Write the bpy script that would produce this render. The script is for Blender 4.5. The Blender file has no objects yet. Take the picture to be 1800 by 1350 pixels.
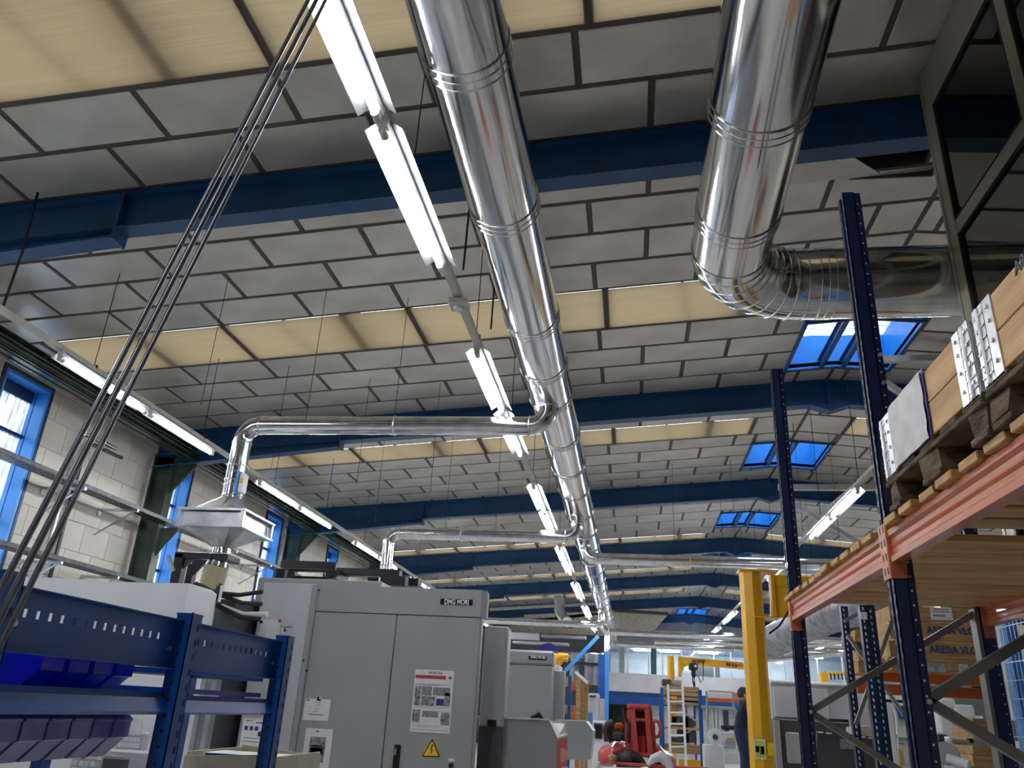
import bpy, math, random
from mathutils import Vector, Matrix
import numpy as np
random.seed(7)
SC = bpy.context.scene
COL = SC.collection
# ------------------------------------------------------------------ camera
RM = ((0.98914912, 0.0058215, 0.14679965), (0.13765637, -0.38583491, -0.91224018), (0.05132982, 0.92254947, -0.38244963))
FPX = 1378.4
CAM = Vector((0, 0, 1.5))
cd = bpy.data.cameras.new('camera'); cd.sensor_width = 36.0; cd.lens = 36.0*FPX/1800.0; cd.clip_start = .05; cd.clip_end = 300
cam = bpy.data.objects.new('camera', cd); COL.objects.link(cam)
mw = Matrix([list(RM[0])+[0], list(RM[1])+[0], list(RM[2])+[0], [0, 0, 0, 1]]); mw.translation = CAM
cam.matrix_world = mw
SC.camera = cam
# ------------------------------------------------------------------ exposure, sky
SC.view_settings.view_transform = 'Standard'; SC.view_settings.look = 'None'
SC.view_settings.gamma = 1.0; SC.view_settings.use_curve_mapping = False
SC.view_settings.exposure = 1.36
TUBE = 36.0
SKY = 2.0
W = bpy.data.worlds.new('sky'); SC.world = W; W.use_nodes = True
nt = W.node_tree; nt.nodes.clear()
o_ = nt.nodes.new('ShaderNodeOutputWorld'); b_ = nt.nodes.new('ShaderNodeBackground')
tc = nt.nodes.new('ShaderNodeTexCoord'); nz = nt.nodes.new('ShaderNodeTexNoise'); cr = nt.nodes.new('ShaderNodeValToRGB')
nz.inputs['Scale'].default_value = 2.2; nz.inputs['Detail'].default_value = 5
cr.color_ramp.elements[0].position = .38; cr.color_ramp.elements[0].color = (.58, .76, 1, 1)
cr.color_ramp.elements[1].position = .62; cr.color_ramp.elements[1].color = (.95, .97, 1, 1)
nt.links.new(tc.outputs['Generated'], nz.inputs['Vector']); nt.links.new(nz.outputs['Fac'], cr.inputs['Fac'])
nt.links.new(cr.outputs['Color'], b_.inputs['Color']); b_.inputs['Strength'].default_value = SKY
nt.links.new(b_.outputs[0], o_.inputs[0])

# ------------------------------------------------------------------ survey helpers: sight line of a pixel met with a plane of the hall
def ray(px, py):
    c = (px-900, -(py-675), -FPX)
    return Vector([sum(RM[i][k]*c[k] for k in range(3)) for i in range(3)])
def AY(px, py, y):
    r = ray(px, py); return CAM + r*(y/r.y)
def AX(px, py, x):
    r = ray(px, py); return CAM + r*(x/r.x)
def AZ(px, py, z):
    r = ray(px, py); return CAM + r*((z-CAM.z)/r.z)
def proj(p):
    d = Vector(p)-CAM
    c = [sum(RM[i][k]*d[i] for i in range(3)) for k in range(3)]
    if c[2] > -.05: return None
    return 900+FPX*c[0]/-c[2], 675-FPX*c[1]/-c[2]

# ------------------------------------------------------------------ materials
MATS = {}
def mat(name, col, rough=.5, metal=0.0, var=.12, scale=6.0, bump=0.0, bscale=40.0, stretch=None, col2=None, emit=0, coat=0, contrast=(.35, .65), rvar=0):
    if name in MATS: return MATS[name]
    m = bpy.data.materials.new(name); m.use_nodes = True; n = m.node_tree.nodes; l = m.node_tree.links
    b = n['Principled BSDF']
    b.inputs['Roughness'].default_value = rough; b.inputs['Metallic'].default_value = metal
    if coat: b.inputs['Coat Weight'].default_value = coat
    t = n.new('ShaderNodeTexCoord'); mp = n.new('ShaderNodeMapping')
    if stretch: mp.inputs['Scale'].default_value = stretch
    l.new(t.outputs['Object'], mp.inputs['Vector'])
    nz = n.new('ShaderNodeTexNoise'); nz.inputs['Scale'].default_value = scale; nz.inputs['Detail'].default_value = 5
    l.new(mp.outputs[0], nz.inputs['Vector'])
    r = n.new('ShaderNodeValToRGB')
    a = col2 if col2 else tuple(max(0, c*(1-var)) for c in col)
    c1 = col if col2 else tuple(min(1, c*(1+var)) for c in col)
    r.color_ramp.elements[0].position = contrast[0]; r.color_ramp.elements[0].color = (*a, 1)
    r.color_ramp.elements[1].position = contrast[1]; r.color_ramp.elements[1].color = (*c1, 1)
    l.new(nz.outputs['Fac'], r.inputs['Fac']); l.new(r.outputs['Color'], b.inputs['Base Color'])
    if rvar:
        mr = n.new('ShaderNodeMapRange'); mr.inputs['To Min'].default_value = rough-rvar; mr.inputs['To Max'].default_value = rough+rvar
        l.new(nz.outputs['Fac'], mr.inputs['Value']); l.new(mr.outputs[0], b.inputs['Roughness'])
    if bump:
        n2 = n.new('ShaderNodeTexNoise'); n2.inputs['Scale'].default_value = bscale; n2.inputs['Detail'].default_value = 3
        l.new(mp.outputs[0], n2.inputs['Vector'])
        bp = n.new('ShaderNodeBump'); bp.inputs['Strength'].default_value = bump; bp.inputs['Distance'].default_value = .01
        l.new(n2.outputs['Fac'], bp.inputs['Height']); l.new(bp.outputs[0], b.inputs['Normal'])
    if emit:
        b.inputs['Emission Color'].default_value = (*col, 1); b.inputs['Emission Strength'].default_value = emit
    MATS[name] = m; return m
def pane_mat(name, tint, rough=.02, dirty=0.0):
    m = bpy.data.materials.new(name); m.use_nodes = True; n = m.node_tree.nodes; l = m.node_tree.links; n.clear()
    o = n.new('ShaderNodeOutputMaterial'); tr = n.new('ShaderNodeBsdfTransparent'); tr.inputs[0].default_value = (*tint, 1)
    gl = n.new('ShaderNodeBsdfGlossy'); gl.inputs['Roughness'].default_value = rough
    fr = n.new('ShaderNodeFresnel'); fr.inputs['IOR'].default_value = 1.5 if name != 'partition_glass' else 2.3
    mx = n.new('ShaderNodeMixShader'); l.new(fr.outputs[0], mx.inputs[0]); l.new(tr.outputs[0], mx.inputs[1]); l.new(gl.outputs[0], mx.inputs[2])
    last = mx
    if dirty:
        t = n.new('ShaderNodeTexCoord'); mp = n.new('ShaderNodeMapping'); mp.inputs['Scale'].default_value = (1, 9, .8)
        nz = n.new('ShaderNodeTexNoise'); nz.inputs['Scale'].default_value = 3; nz.inputs['Detail'].default_value = 6
        l.new(t.outputs['Object'], mp.inputs[0]); l.new(mp.outputs[0], nz.inputs['Vector'])
        df = n.new('ShaderNodeBsdfTranslucent'); df.inputs[0].default_value = (.85, .9, .95, 1)
        mr = n.new('ShaderNodeMapRange'); mr.inputs['From Min'].default_value = .35; mr.inputs['From Max'].default_value = .7; mr.inputs['To Max'].default_value = dirty
        l.new(nz.outputs['Fac'], mr.inputs['Value'])
        m2 = n.new('ShaderNodeMixShader'); l.new(mr.outputs[0], m2.inputs[0]); l.new(mx.outputs[0], m2.inputs[1]); l.new(df.outputs[0], m2.inputs[2]); last = m2
    l.new(last.outputs[0], o.inputs[0]); MATS[name] = m; return m
def transl_mat(name, col, colg, fac=.75):
    m = bpy.data.materials.new(name); m.use_nodes = True; n = m.node_tree.nodes; l = m.node_tree.links; n.clear()
    o = n.new('ShaderNodeOutputMaterial'); tr = n.new('ShaderNodeBsdfTranslucent'); pr = n.new('ShaderNodeBsdfPrincipled')
    t = n.new('ShaderNodeTexCoord'); mp = n.new('ShaderNodeMapping'); mp.inputs['Scale'].default_value = (.5, 30, 1)
    nz = n.new('ShaderNodeTexNoise'); nz.inputs['Scale'].default_value = 2.0; nz.inputs['Detail'].default_value = 4
    l.new(t.outputs['Object'], mp.inputs[0]); l.new(mp.outputs[0], nz.inputs['Vector'])
    r = n.new('ShaderNodeValToRGB'); r.color_ramp.elements[0].position = .3; r.color_ramp.elements[1].position = .7
    r.color_ramp.elements[0].color = (*[c*.8 for c in col], 1); r.color_ramp.elements[1].color = (*col, 1)
    l.new(nz.outputs['Fac'], r.inputs[0]); l.new(r.outputs[0], tr.inputs[0])
    pr.inputs['Base Color'].default_value = (*colg, 1); pr.inputs['Roughness'].default_value = .28
    mx = n.new('ShaderNodeMixShader'); mx.inputs[0].default_value = fac
    l.new(pr.outputs[0], mx.inputs[1]); l.new(tr.outputs[0], mx.inputs[2]); l.new(mx.outputs[0], o.inputs[0]); MATS[name] = m; return m

M_tile = [mat('ceiling_tile_foil_%d' % i, (.60*v, .575*v, .53*v), .31, .35, .12, 1.6, .12, 7, rvar=.06) for i, v in enumerate((.92, 1.0, 1.08))]
M_joint = mat('dark_joint', (.095, .082, .070), .6)
M_yellow = transl_mat('translucent_aged_panel', (.135, .099, .054), (.38, .30, .19))
M_beam = mat('blue_steel_paint', (.010, .070, .20), .38, 0, .18, 2.0, .03, 20)
M_sky_blue = mat('skylight_blue_liner', (.02, .30, .85), .35, 0, .08, 2.0)
M_wall = mat('cream_wall_paint', (.64, .61, .555), .75, 0, .08, 1.2, .15, 14)
M_mortar = mat('wall_joint', (.58, .555, .50), .85)
M_wblue = mat('window_blue_paint', (.05, .27, .70), .35, 0, .08, 2)
M_wdark = mat('window_navy_frame', (.01, .035, .10), .4)
M_green = mat('dark_green_steel', (.05, .075, .062), .24, .3, .3, 2.5, .04, 20, rvar=.08)
M_duct = mat('galvanised_duct', (.78, .80, .82), .13, 1.0, .12, 4.0, .10, 5, stretch=(2.2, .12, 2.2), rvar=.05)
M_ductr = mat('galvanised_right_duct', (.78, .79, .80), .12, 1.0, .12, 3.0, .10, 5, stretch=(2.0, .14, 2.0), rvar=.05)
M_tray = mat('tray_galvanised', (.10, .105, .11), .45, .7, .3, 14, .1, 60)
M_galv = mat('galvanised_sheet', (.55, .57, .60), .33, .9, .2, 5.0, .03, 20, rvar=.08)
M_lampw = mat('lamp_white_enamel', (.62, .63, .64), .3)
M_refl = mat('lamp_aluminium_reflector', (.30, .31, .32), .28, .85)
M_lamptrunk = mat('lamp_trunking_cream', (.55, .53, .47), .4)
M_tube = mat('fluorescent_tube', (.95, .97, 1), .5, emit=TUBE, var=0)
M_clearcap = mat('lamp_clear_cap', (.5, .5, .46), .15)
M_black = mat('black_steel', (.012, .013, .018), .35)
M_rubber = mat('black_rubber', (.01, .01, .011), .6)
M_machine = mat('machine_grey_paint', (.36, .372, .39), .35, 0, .04, 1.5, .02, 60)
M_machlite = mat('machine_light_grey_paint', (.58, .60, .65), .35, 0, .04, 1.5, .02, 60)
M_machwhite = mat('machine_white_paint', (.80, .82, .86), .35, 0, .04, 1.5)
M_machdark = mat('machine_dark_grey_paint', (.07, .072, .08), .4, 0, .08, 2)
M_seam = mat('seam_black', (.01, .01, .012), .7)
M_paper = mat('paper_white', (.80, .81, .84), .5, 0, .04, 20)
M_ink = mat('print_grey', (.25, .26, .29), .6, 0, .3, 40)
M_inkd = mat('print_dark', (.04, .045, .06), .6, 0, .3, 60)
M_inkb = mat('print_blue', (.02, .045, .26), .6)
M_photo = mat('print_photo_grey', (.42, .43, .48), .5, 0, .6, 30, col2=(.08, .08, .09))
M_red = mat('print_red', (.55, .05, .05), .5)
M_signy = mat('sign_yellow', (.85, .58, .02), .4)
M_plaque = mat('plaque_black', (.01, .01, .012), .25)
M_white = mat('lettering_white', (.85, .86, .88), .4, var=0)
M_rackb = mat('rack_cobalt_paint', (.006, .085, .36), .33, 0, .15, 3, .02, 40)
M_rackslot = mat('slot_dark', (.004, .006, .02), .7)
M_navy = mat('rack_navy_paint', (.008, .018, .075), .3, 0, .2, 3, .02, 40, coat=.3)
M_orange = mat('rack_orange_paint', (.54, .15, .06), .32, 0, .15, 4, .05, 30, stretch=(1, .2, 6), coat=.3)
M_orange2 = mat('rack_red_orange_paint', (.50, .10, .02), .35, 0, .15, 4)
M_brace = mat('galvanised_brace', (.20, .20, .185), .4, .5, .15, 4)
M_wood = mat('pale_pine', (.60, .36, .14), .6, 0, .2, 3.0, .12, 20, stretch=(.6, 4, 10), col2=(.40, .21, .07))
M_woodc = mat('collar_pine', (.66, .42, .18), .55, 0, .2, 2.6, .1, 16, stretch=(6, .8, 9), col2=(.46, .26, .09))
M_woodo = mat('weathered_pallet_wood', (.17, .115, .065), .85, 0, .3, 5.0, .6, 18, stretch=(2, 2, 8), col2=(.05, .035, .022))
M_woodx = mat('crate_wood', (.52, .34, .15), .65, 0, .2, 3, .1, 16, stretch=(1, 4, 9), col2=(.36, .21, .08))
M_plastic = mat('clear_document_sleeve', (.48, .47, .46), .38, 0, .12, 14, .25, 12)
M_hinge = mat('zinc_hinge', (.72, .74, .76), .32, .75, .12, 20, .1, 30)
M_binb = mat('bin_blue_plastic', (.006, .012, .55), .28, 0, .1, 3, coat=.2)
M_binv = mat('bin_violet_plastic', (.13, .13, .42), .22, 0, .25, 9, coat=.4)
M_yel = mat('crane_yellow_paint', (.80, .42, .012), .35, 0, .06, 2, .03, 20)
M_rdm = mat('lift_red_paint', (.72, .10, .10), .3, 0, .12, 4, coat=.4)
M_rdd = mat('lift_dark_red', (.18, .012, .015), .5)
M_concrete = mat('floor_concrete', (.55, .54, .52), .35, 0, .15, .8, .03, 10)
M_cable = mat('grey_steel_tube', (.20, .21, .24), .3, .7, .1, 8)
M_skin = mat('skin', (.55, .30, .22), .5)
M_hair = mat('dark_hair', (.02, .015, .012), .6, bump=.4, bscale=80)
M_jacket = mat('navy_fleece', (.010, .014, .030), .85, 0, .2, 20, .3, 60)
M_trouser = mat('navy_trousers', (.012, .02, .07), .8)
M_fabric = mat('silver_textile_duct', (.25, .26, .28), .5, .5, .3, 6, .8, 8)
M_glasspane = pane_mat('partition_glass', (.80, .84, .80), .03)
M_winglass = pane_mat('window_glass', (.95, .98, 1), .05, .45)
M_offglass = pane_mat('office_glass', (.86, .92, .90), .05)
M_teal = mat('teal_glass_panel', (.16, .30, .30), .2)
M_amber = transl_mat('amber_hose_plastic', (.85, .78, .55), (.75, .68, .45), .45)
M_greyp = mat('grey_partition_profile', (.30, .29, .235), .35, .35, .08, 3)
M_screen = mat('dark_screen', (.01, .012, .015), .15)
M_cyl = mat('vent_cylinder_grey', (.22, .24, .26), .3, .6)
M_panelw = mat('office_white_panel', (.80, .81, .86), .5, 0, .05, 2)
M_farwall = mat('far_blue_lit_cladding', (.72, .76, .86), .6, 0, .06, 2)  # blue skylight glow on the cladding is put into its colour
M_label = mat('label_amber', (.70, .50, .08), .5)

# ------------------------------------------------------------------ mesh builder
BASE = {}
class MB:
    def __init__(s): s.v = []; s.f = []; s.sm = []
    def add(s, vs, fs, smooth=False):
        o = len(s.v); s.v += [tuple(v) for v in vs]; s.f += [tuple(i+o for i in f) for f in fs]; s.sm += [smooth]*len(fs); return s
    def box(s, x0, x1, y0, y1, z0, z1):
        if x0 > x1: x0, x1 = x1, x0
        if y0 > y1: y0, y1 = y1, y0
        if z0 > z1: z0, z1 = z1, z0
        return s.add([(x0,y0,z0),(x1,y0,z0),(x1,y1,z0),(x0,y1,z0),(x0,y0,z1),(x1,y0,z1),(x1,y1,z1),(x0,y1,z1)],
                     [(0,3,2,1),(4,5,6,7),(0,1,5,4),(1,2,6,5),(2,3,7,6),(3,0,4,7)])
    def bbox(s, x0, x1, y0, y1, z0, z1, b=.005):   # box with chamfered long edges (octagonal in each plane)
        if x0 > x1: x0, x1 = x1, x0
        if y0 > y1: y0, y1 = y1, y0
        if z0 > z1: z0, z1 = z1, z0
        b = min(b, (x1-x0)/3, (y1-y0)/3, (z1-z0)/3)
        vs = []
        idx = {}
        for ix, X in enumerate((x0, x1)):
            for iy, Y in enumerate((y0, y1)):
                for iz, Z in enumerate((z0, z1)):
                    sx, sy, sz = (1, -1)[ix]*b, (1, -1)[iy]*b, (1, -1)[iz]*b
                    idx[(ix,iy,iz,0)] = len(vs); vs.append((X, Y+sy, Z+sz))
                    idx[(ix,iy,iz,1)] = len(vs); vs.append((X+sx, Y, Z+sz))
                    idx[(ix,iy,iz,2)] = len(vs); vs.append((X+sx, Y+sy, Z))
        f = []
        for i in (0, 1):
            q = [idx[(i,a,c,0)] for a, c in ((0,0),(1,0),(1,1),(0,1))]; f.append(q if i else q[::-1])
            q = [idx[(a,i,c,1)] for a, c in ((0,0),(1,0),(1,1),(0,1))]; f.append(q[::-1] if i else q)
            q = [idx[(a,c,i,2)] for a, c in ((0,0),(1,0),(1,1),(0,1))]; f.append(q if i else q[::-1])
        for a in (0, 1):
            for c in (0, 1):
                q = [idx[(0,a,c,1)], idx[(1,a,c,1)], idx[(1,a,c,2)], idx[(0,a,c,2)]]; f.append(q if (a+c) % 2 == 0 else q[::-1])
                q = [idx[(a,0,c,0)], idx[(a,1,c,0)], idx[(a,1,c,2)], idx[(a,0,c,2)]]; f.append(q[::-1] if (a+c) % 2 == 0 else q)
                q = [idx[(a,c,0,0)], idx[(a,c,1,0)], idx[(a,c,1,1)], idx[(a,c,0,1)]]; f.append(q if (a+c) % 2 == 0 else q[::-1])
                for e in (0, 1):
                    q = [idx[(a,c,e,0)], idx[(a,c,e,1)], idx[(a,c,e,2)]]; f.append(q if (a+c+e) % 2 else q[::-1])
        return s.add(vs, f)
    def hexa(s, p):   # 8 points, bottom ring 0-3, top ring 4-7
        return s.add(p, [(0,3,2,1),(4,5,6,7),(0,1,5,4),(1,2,6,5),(2,3,7,6),(3,0,4,7)])
    def beam(s, p0, p1, w, h, up=(0,0,1)):
        p0, p1 = Vector(p0), Vector(p1); d = (p1-p0).normalized(); u = Vector(up)
        a = d.cross(u)
        if a.length < 1e-4: a = d.cross(Vector((1,0,0)))
        a.normalize(); b = a.cross(d).normalized()
        r = []
        for p in (p0, p1):
            r += [p-a*w/2-b*h/2, p+a*w/2-b*h/2, p+a*w/2+b*h/2, p-a*w/2+b*h/2]
        return s.hexa(r)
    def tube(s, pts, r, n=12, caps=True, radii=None):
        pts = [Vector(p) for p in pts]; N = len(pts); vs = []; prev = None
        for i, p in enumerate(pts):
            t = (pts[min(i+1, N-1)]-pts[max(i-1, 0)]).normalized()
            if prev is None:
                a = t.orthogonal().normalized()
            else:
                a = (prev-t*prev.dot(t)); a = a.normalized() if a.length > 1e-6 else t.orthogonal().normalized()
            prev = a; b = t.cross(a); rr = radii[i] if radii else r
            for k in range(n):
                q = 2*math.pi*k/n; vs.append(p+a*rr*math.cos(q)+b*rr*math.sin(q))
        fs = [(i*n+k, i*n+(k+1) % n, (i+1)*n+(k+1) % n, (i+1)*n+k) for i in range(N-1) for k in range(n)]
        s.add(vs, fs, True)
        if caps: s.add(vs[:n], [tuple(range(n))[::-1]]); s.add(vs[-n:], [tuple(range(n))])
        return s
    def cyl(s, p0, p1, r, n=16, r2=None): return s.tube([p0, p1], r, n, True, [r, r2 if r2 is not None else r])
    def ring(s, c, axis, r, t, n=32): # bead around a duct
        c = Vector(c); a = Vector(axis).normalized(); u = a.orthogonal().normalized(); w = a.cross(u)
        vs = []; fs = []; k = 6
        for i in range(n):
            q = 2*math.pi*i/n; d = u*math.cos(q)+w*math.sin(q)
            for j in range(k):
                e = 2*math.pi*j/k; vs.append(c+d*(r+t*math.cos(e))+a*t*math.sin(e))
        for i in range(n):
            for j in range(k): fs.append((i*k+j, ((i+1) % n)*k+j, ((i+1) % n)*k+(j+1) % k, i*k+(j+1) % k))
        return s.add(vs, fs, True)
    def prism(s, poly, y0, y1):  # poly in (x,z), counter-clockwise seen from -y
        n = len(poly); vs = [(x, y0, z) for x, z in poly]+[(x, y1, z) for x, z in poly]
        return s.add(vs, [tuple(range(n)), tuple(range(2*n-1, n-1, -1))]+[(i+n, (i+1) % n+n, (i+1) % n, i) for i in range(n)])
    def prismx(s, poly, x0, x1):  # poly in (y,z)
        n = len(poly); vs = [(x0, y, z) for y, z in poly]+[(x1, y, z) for y, z in poly]
        return s.add(vs, [tuple(range(n))[::-1], tuple(range(n, 2*n))]+[(i, (i+1) % n, (i+1) % n+n, i+n) for i in range(n)])
    def build(s, name, m, parent=None, label=None, kind=None, solo=None):
        me = bpy.data.meshes.new(name)
        off = Vector(BASE.get(parent.name, (0,0,0))) if parent else (Vector(solo) if solo else Vector((0,0,0)))
        me.from_pydata([tuple(Vector(v)-off) for v in s.v], [], s.f); me.validate(); me.update()
        me.materials.append(m)
        if len(me.polygons) == len(s.sm): me.polygons.foreach_set('use_smooth', s.sm)
        o = bpy.data.objects.new(name, me); COL.objects.link(o)
        if parent: o.parent = parent; BASE[o.name] = tuple(off)
        else: o.location = off; BASE[o.name] = tuple(off)
        if label: o['label'] = label
        if kind: o['kind'] = kind
        return o
def thing(name, label, cat, loc=(0,0,0), group=None):
    o = bpy.data.objects.new(name, None); o.empty_display_size = .1; COL.objects.link(o); o.location = loc
    o['label'] = label; o['category'] = cat; BASE[o.name] = tuple(loc)
    if group: o['group'] = group
    return o
def tag(o, label, cat, group=None):
    o['label'] = label; o['category'] = cat
    if group: o['group'] = group
    return o
def copytree(o, parent=None):
    c = o.copy(); COL.objects.link(c); c.parent = parent
    for ch in list(o.children): copytree(ch, c)
    return c
def dup(o, loc, label, rz=None):
    c = copytree(o); c.location = loc; c['label'] = label
    if rz is not None: c.rotation_euler.z = rz
    return c
def box1(name, m, x0, x1, y0, y1, z0, z1, parent=None, b=.004, label=None, kind=None):
    return MB().bbox(x0, x1, y0, y1, z0, z1, b).build(name, m, parent, label, kind)
def pb(px0, py0, px1, py1, Y):   # rectangle seen between pixels on the plane y = Y -> x0,x1,z0,z1
    ym = (py0+py1)/2; xm = (px0+px1)/2
    return AY(px0, ym, Y).x, AY(px1, ym, Y).x, AY(xm, py1, Y).z, AY(xm, py0, Y).z
def text(txt, name, m, origin, size, parent, xdir=(1,0,0), updir=(0,0,1), width=None, ext=.0012, bold=0):
    cu = bpy.data.curves.new('lettering', 'FONT'); cu.body = txt; cu.size = size; cu.extrude = ext; cu.offset = bold; cu.resolution_u = 3
    t = bpy.data.objects.new('tmp', cu); COL.objects.link(t)
    dg = bpy.context.evaluated_depsgraph_get(); me = bpy.data.meshes.new_from_object(t.evaluated_get(dg))
    bpy.data.objects.remove(t); X = Vector(xdir).normalized(); U = Vector(updir).normalized(); N = X.cross(U)
    off = Vector(BASE.get(parent.name, (0,0,0))); o3 = Vector(origin)-off
    xs = [v.co.x for v in me.vertices]; sx = width/(max(xs)-min(xs)) if width else 1; mn = min(xs)
    for v in me.vertices:
        c = v.co.copy(); v.co = o3+X*((c.x-mn)*sx)+U*c.y+N*c.z
    me.materials.clear(); me.materials.append(m)
    o = bpy.data.objects.new(name, me); COL.objects.link(o); o.parent = parent; return o
def ordn(i): return ['first', 'second', 'third', 'fourth', 'fifth', 'sixth', 'seventh', 'eighth', 'ninth', 'tenth', 'eleventh', 'twelfth', 'thirteenth', 'fourteenth', 'fifteenth', 'sixteenth', 'seventeenth', 'eighteenth', 'nineteenth', 'twentieth', 'twenty-first', 'twenty-second', 'twenty-third', 'twenty-fourth'][i]
def arc(c, u, v, r, a0, a1, n):
    c, u, v = Vector(c), Vector(u), Vector(v)
    return [c+u*r*math.cos(a0+(a1-a0)*i/n)+v*r*math.sin(a0+(a1-a0)*i/n) for i in range(n+1)]

# ================================================================== SETTING
RX, RZ, SL = 3.15, 6.65, .083
XL, XR, Y0, Y1 = -8.3, 14.6, -7.0, 46.0
def zc(x): return RZ-SL*abs(x-RX)
MB().box(XL-.4, XR+.4, Y0, Y1+.4, -.2, 0).build('floor', M_concrete, kind='structure')

# ceiling: dark joint slab with openings, tiles and translucent panels hung below it
segs = []   # (y0,y1,kind,parity)
def rows(a, b, n, par):
    for i in range(n): segs.append([a+(b-a)*i/n, a+(b-a)*(i+1)/n, 't', (par+i) % 2])
rows(-7.0, -1.65, 9, 0); segs.append([-1.65, -.6, 'y', 0]); rows(-.6, 3.45, 7, 0); segs.append([3.45, 4.51, 'y', 0])
for a, b, p in ((4.51, 5.12, 0), (5.12, 5.73, 1), (5.73, 6.11, 0), (6.11, 6.72, 1), (6.72, 7.32, 0), (7.32, 7.93, 1), (7.93, 8.55, 0)): segs.append([a, b, 't', p])
segs.append([8.55, 9.66, 'y', 0])
for a, b, p in ((9.66, 10.3, 0), (10.3, 10.93, 1), (10.93, 11.56, 0), (11.56, 12.18, 1), (12.18, 12.88, 0), (12.88, 13.73, 1)): segs.append([a, b, 't', p])
segs.append([13.73, 14.65, 'y', 0])
for a, b, p in ((14.65, 15.26, 0), (15.26, 15.95, 1), (15.95, 16.6, 0), (16.6, 17.17, 1), (17.17, 17.75, 0), (17.75, 18.45, 1), (18.45, 19.19, 0), (19.19, 19.86, 1), (19.86, 20.75, 0), (20.75, 21.62, 1), (21.62, 22.62, 0), (22.62, 23.52, 1)): segs.append([a, b, 't', p])
segs.append([23.52, 24.2, 'y', 0]); rows(24.2, 29.12, 8, 0); segs.append([29.12, 29.85, 'y', 0]); rows(29.85, 34.5, 7, 0)
segs.append([34.5, 35.45, 'y', 0]); rows(35.45, 40.1, 7, 0); segs.append([40.1, 40.6, 'y', 0]); rows(40.6, 46, 8, 0)
SKYL = [(10.0, 11.58), (15.2, 16.85), (21.0, 22.7), (26.2, 27.8), (31.8, 33.4), (37.7, 39.2), (41.4, 44.9)]  # last opening lengthened to throw more light on the far wall
SX0, SX1 = 2.43, 3.90
HOLE = (1.42, 2.88, 6.11, 6.735)
ceil = MB()
def slab(x0, x1, y0, y1):
    if x1-x0 < .001 or y1-y0 < .001: return
    z = [zc(x0), zc(x1)]
    ceil.hexa([(x0,y0,z[0]),(x1,y0,z[1]),(x1,y1,z[1]),(x0,y1,z[0]),(x0,y0,z[0]+.06),(x1,y0,z[1]+.06),(x1,y1,z[1]+.06),(x0,y1,z[0]+.06)])
def cut(iv, lo, hi):
    out = []
    for a, b in iv:
        if hi <= a or lo >= b: out.append((a, b)); continue
        if lo > a: out.append((a, lo))
        if hi < b: out.append((hi, b))
    return out
YLEFT = [(-7.83, -5.29), (-5.27, -2.80), (-2.78, -.29), (-.27, 2.27)]
YRIGHT = [(3.97, 6.4), (6.42, 8.86), (8.88, 11.3)]
def spans(side):
    return [(XL, RX)] if side == 0 else [(RX, XR)]
for a, b, k, p in segs:
    ys = sorted({a, b}|{v for s in SKYL for v in s if a < v < b})
    for q0, q1 in zip(ys[:-1], ys[1:]):
        iv = [(XL-.35, RX), (RX, XR+.35)]
        if k == 'y':
            if q0 == a: 
                for lo, hi in iv: slab(lo, hi, a, a+.035)
            if q1 == b:
                for lo, hi in iv: slab(lo, hi, b-.035, b)
            for lo, hi in YLEFT+YRIGHT: iv = cut(iv, lo+.03, hi-.03)
        if any(s[0]-.001 <= q0 and q1 <= s[1]+.001 for s in SKYL): iv = cut(iv, SX0, SX1)
        if abs(a-HOLE[2]) < .01: iv = cut(iv, HOLE[0], HOLE[1])
        for lo, hi in iv: slab(lo, hi, q0, q1)
ceil.box(HOLE[0]-.1, HOLE[1]+.1, HOLE[2]-.1, HOLE[3]+.1, RZ+.38, RZ+.4)  # dark box added above the hole to keep it black
for x in (HOLE[0]-.1, HOLE[1]+.08): ceil.box(x, x+.02, HOLE[2]-.1, HOLE[3]+.1, zc(HOLE[0])+.05, RZ+.4)
for y in (HOLE[2]-.1, HOLE[3]+.08): ceil.box(HOLE[0]-.1, HOLE[1]+.1, y, y+.02, zc(HOLE[0])+.05, RZ+.4)
ceiling = ceil.build('ceiling', M_joint, kind='structure')
G = .029; TH = .014
tiles = []
for a, b, k, p in segs:
    if k != 't': continue
    base = (-.395, .21)[p]
    J = [base+1.2125*i for i in range(-8, 4)]; J = [XL]+[x for x in J if XL+.15 < x < RX-.15]+[RX]
    base = (3.96, 3.37)[p]; K = [base+1.2125*i for i in range(0, 12)]; K = [RX]+[x for x in K if RX+.15 < x < XR-.15]+[XR]
    for js in (J, K):
        for x0, x1 in zip(js[:-1], js[1:]):
            if abs(a-HOLE[2]) < .01 and 1.3 < x0 < 1.6: continue
            if abs(a-HOLE[2]) < .01 and 2.5 < x0 < 2.8: x0 = HOLE[1]
            parts = [(x0, x1, a, b)]
            for s0, s1 in SKYL:
                new = []
                for t in parts:
                    if t[2] >= s1 or t[3] <= s0 or t[0] >= SX1 or t[1] <= SX0: new.append(t); continue
                    if t[0] < SX0-.1: new.append((t[0], SX0-.02, t[2], t[3]))
                    if t[1] > SX1+.1: new.append((SX1+.02, t[1], t[2], t[3]))
                    mx0, mx1 = max(t[0], SX0), min(t[1], SX1)
                    if t[2] < s0-.1: new.append((mx0, mx1, t[2], s0))
                    if t[3] > s1+.1: new.append((mx0, mx1, s1, t[3]))
                parts = new
            tiles += parts
for lo, hi in ((RX-3.15+2.29, RX),):   # opaque filler tiles by the ridge inside the translucent rows
    for a, b, k, p in segs:
        if k == 'y':
            tiles.append((2.29, RX, a, b)); tiles.append((RX, 3.95, a, b)); tiles.append((11.32, XR, a, b)); tiles.append((XL, -7.85, a, b))
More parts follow.
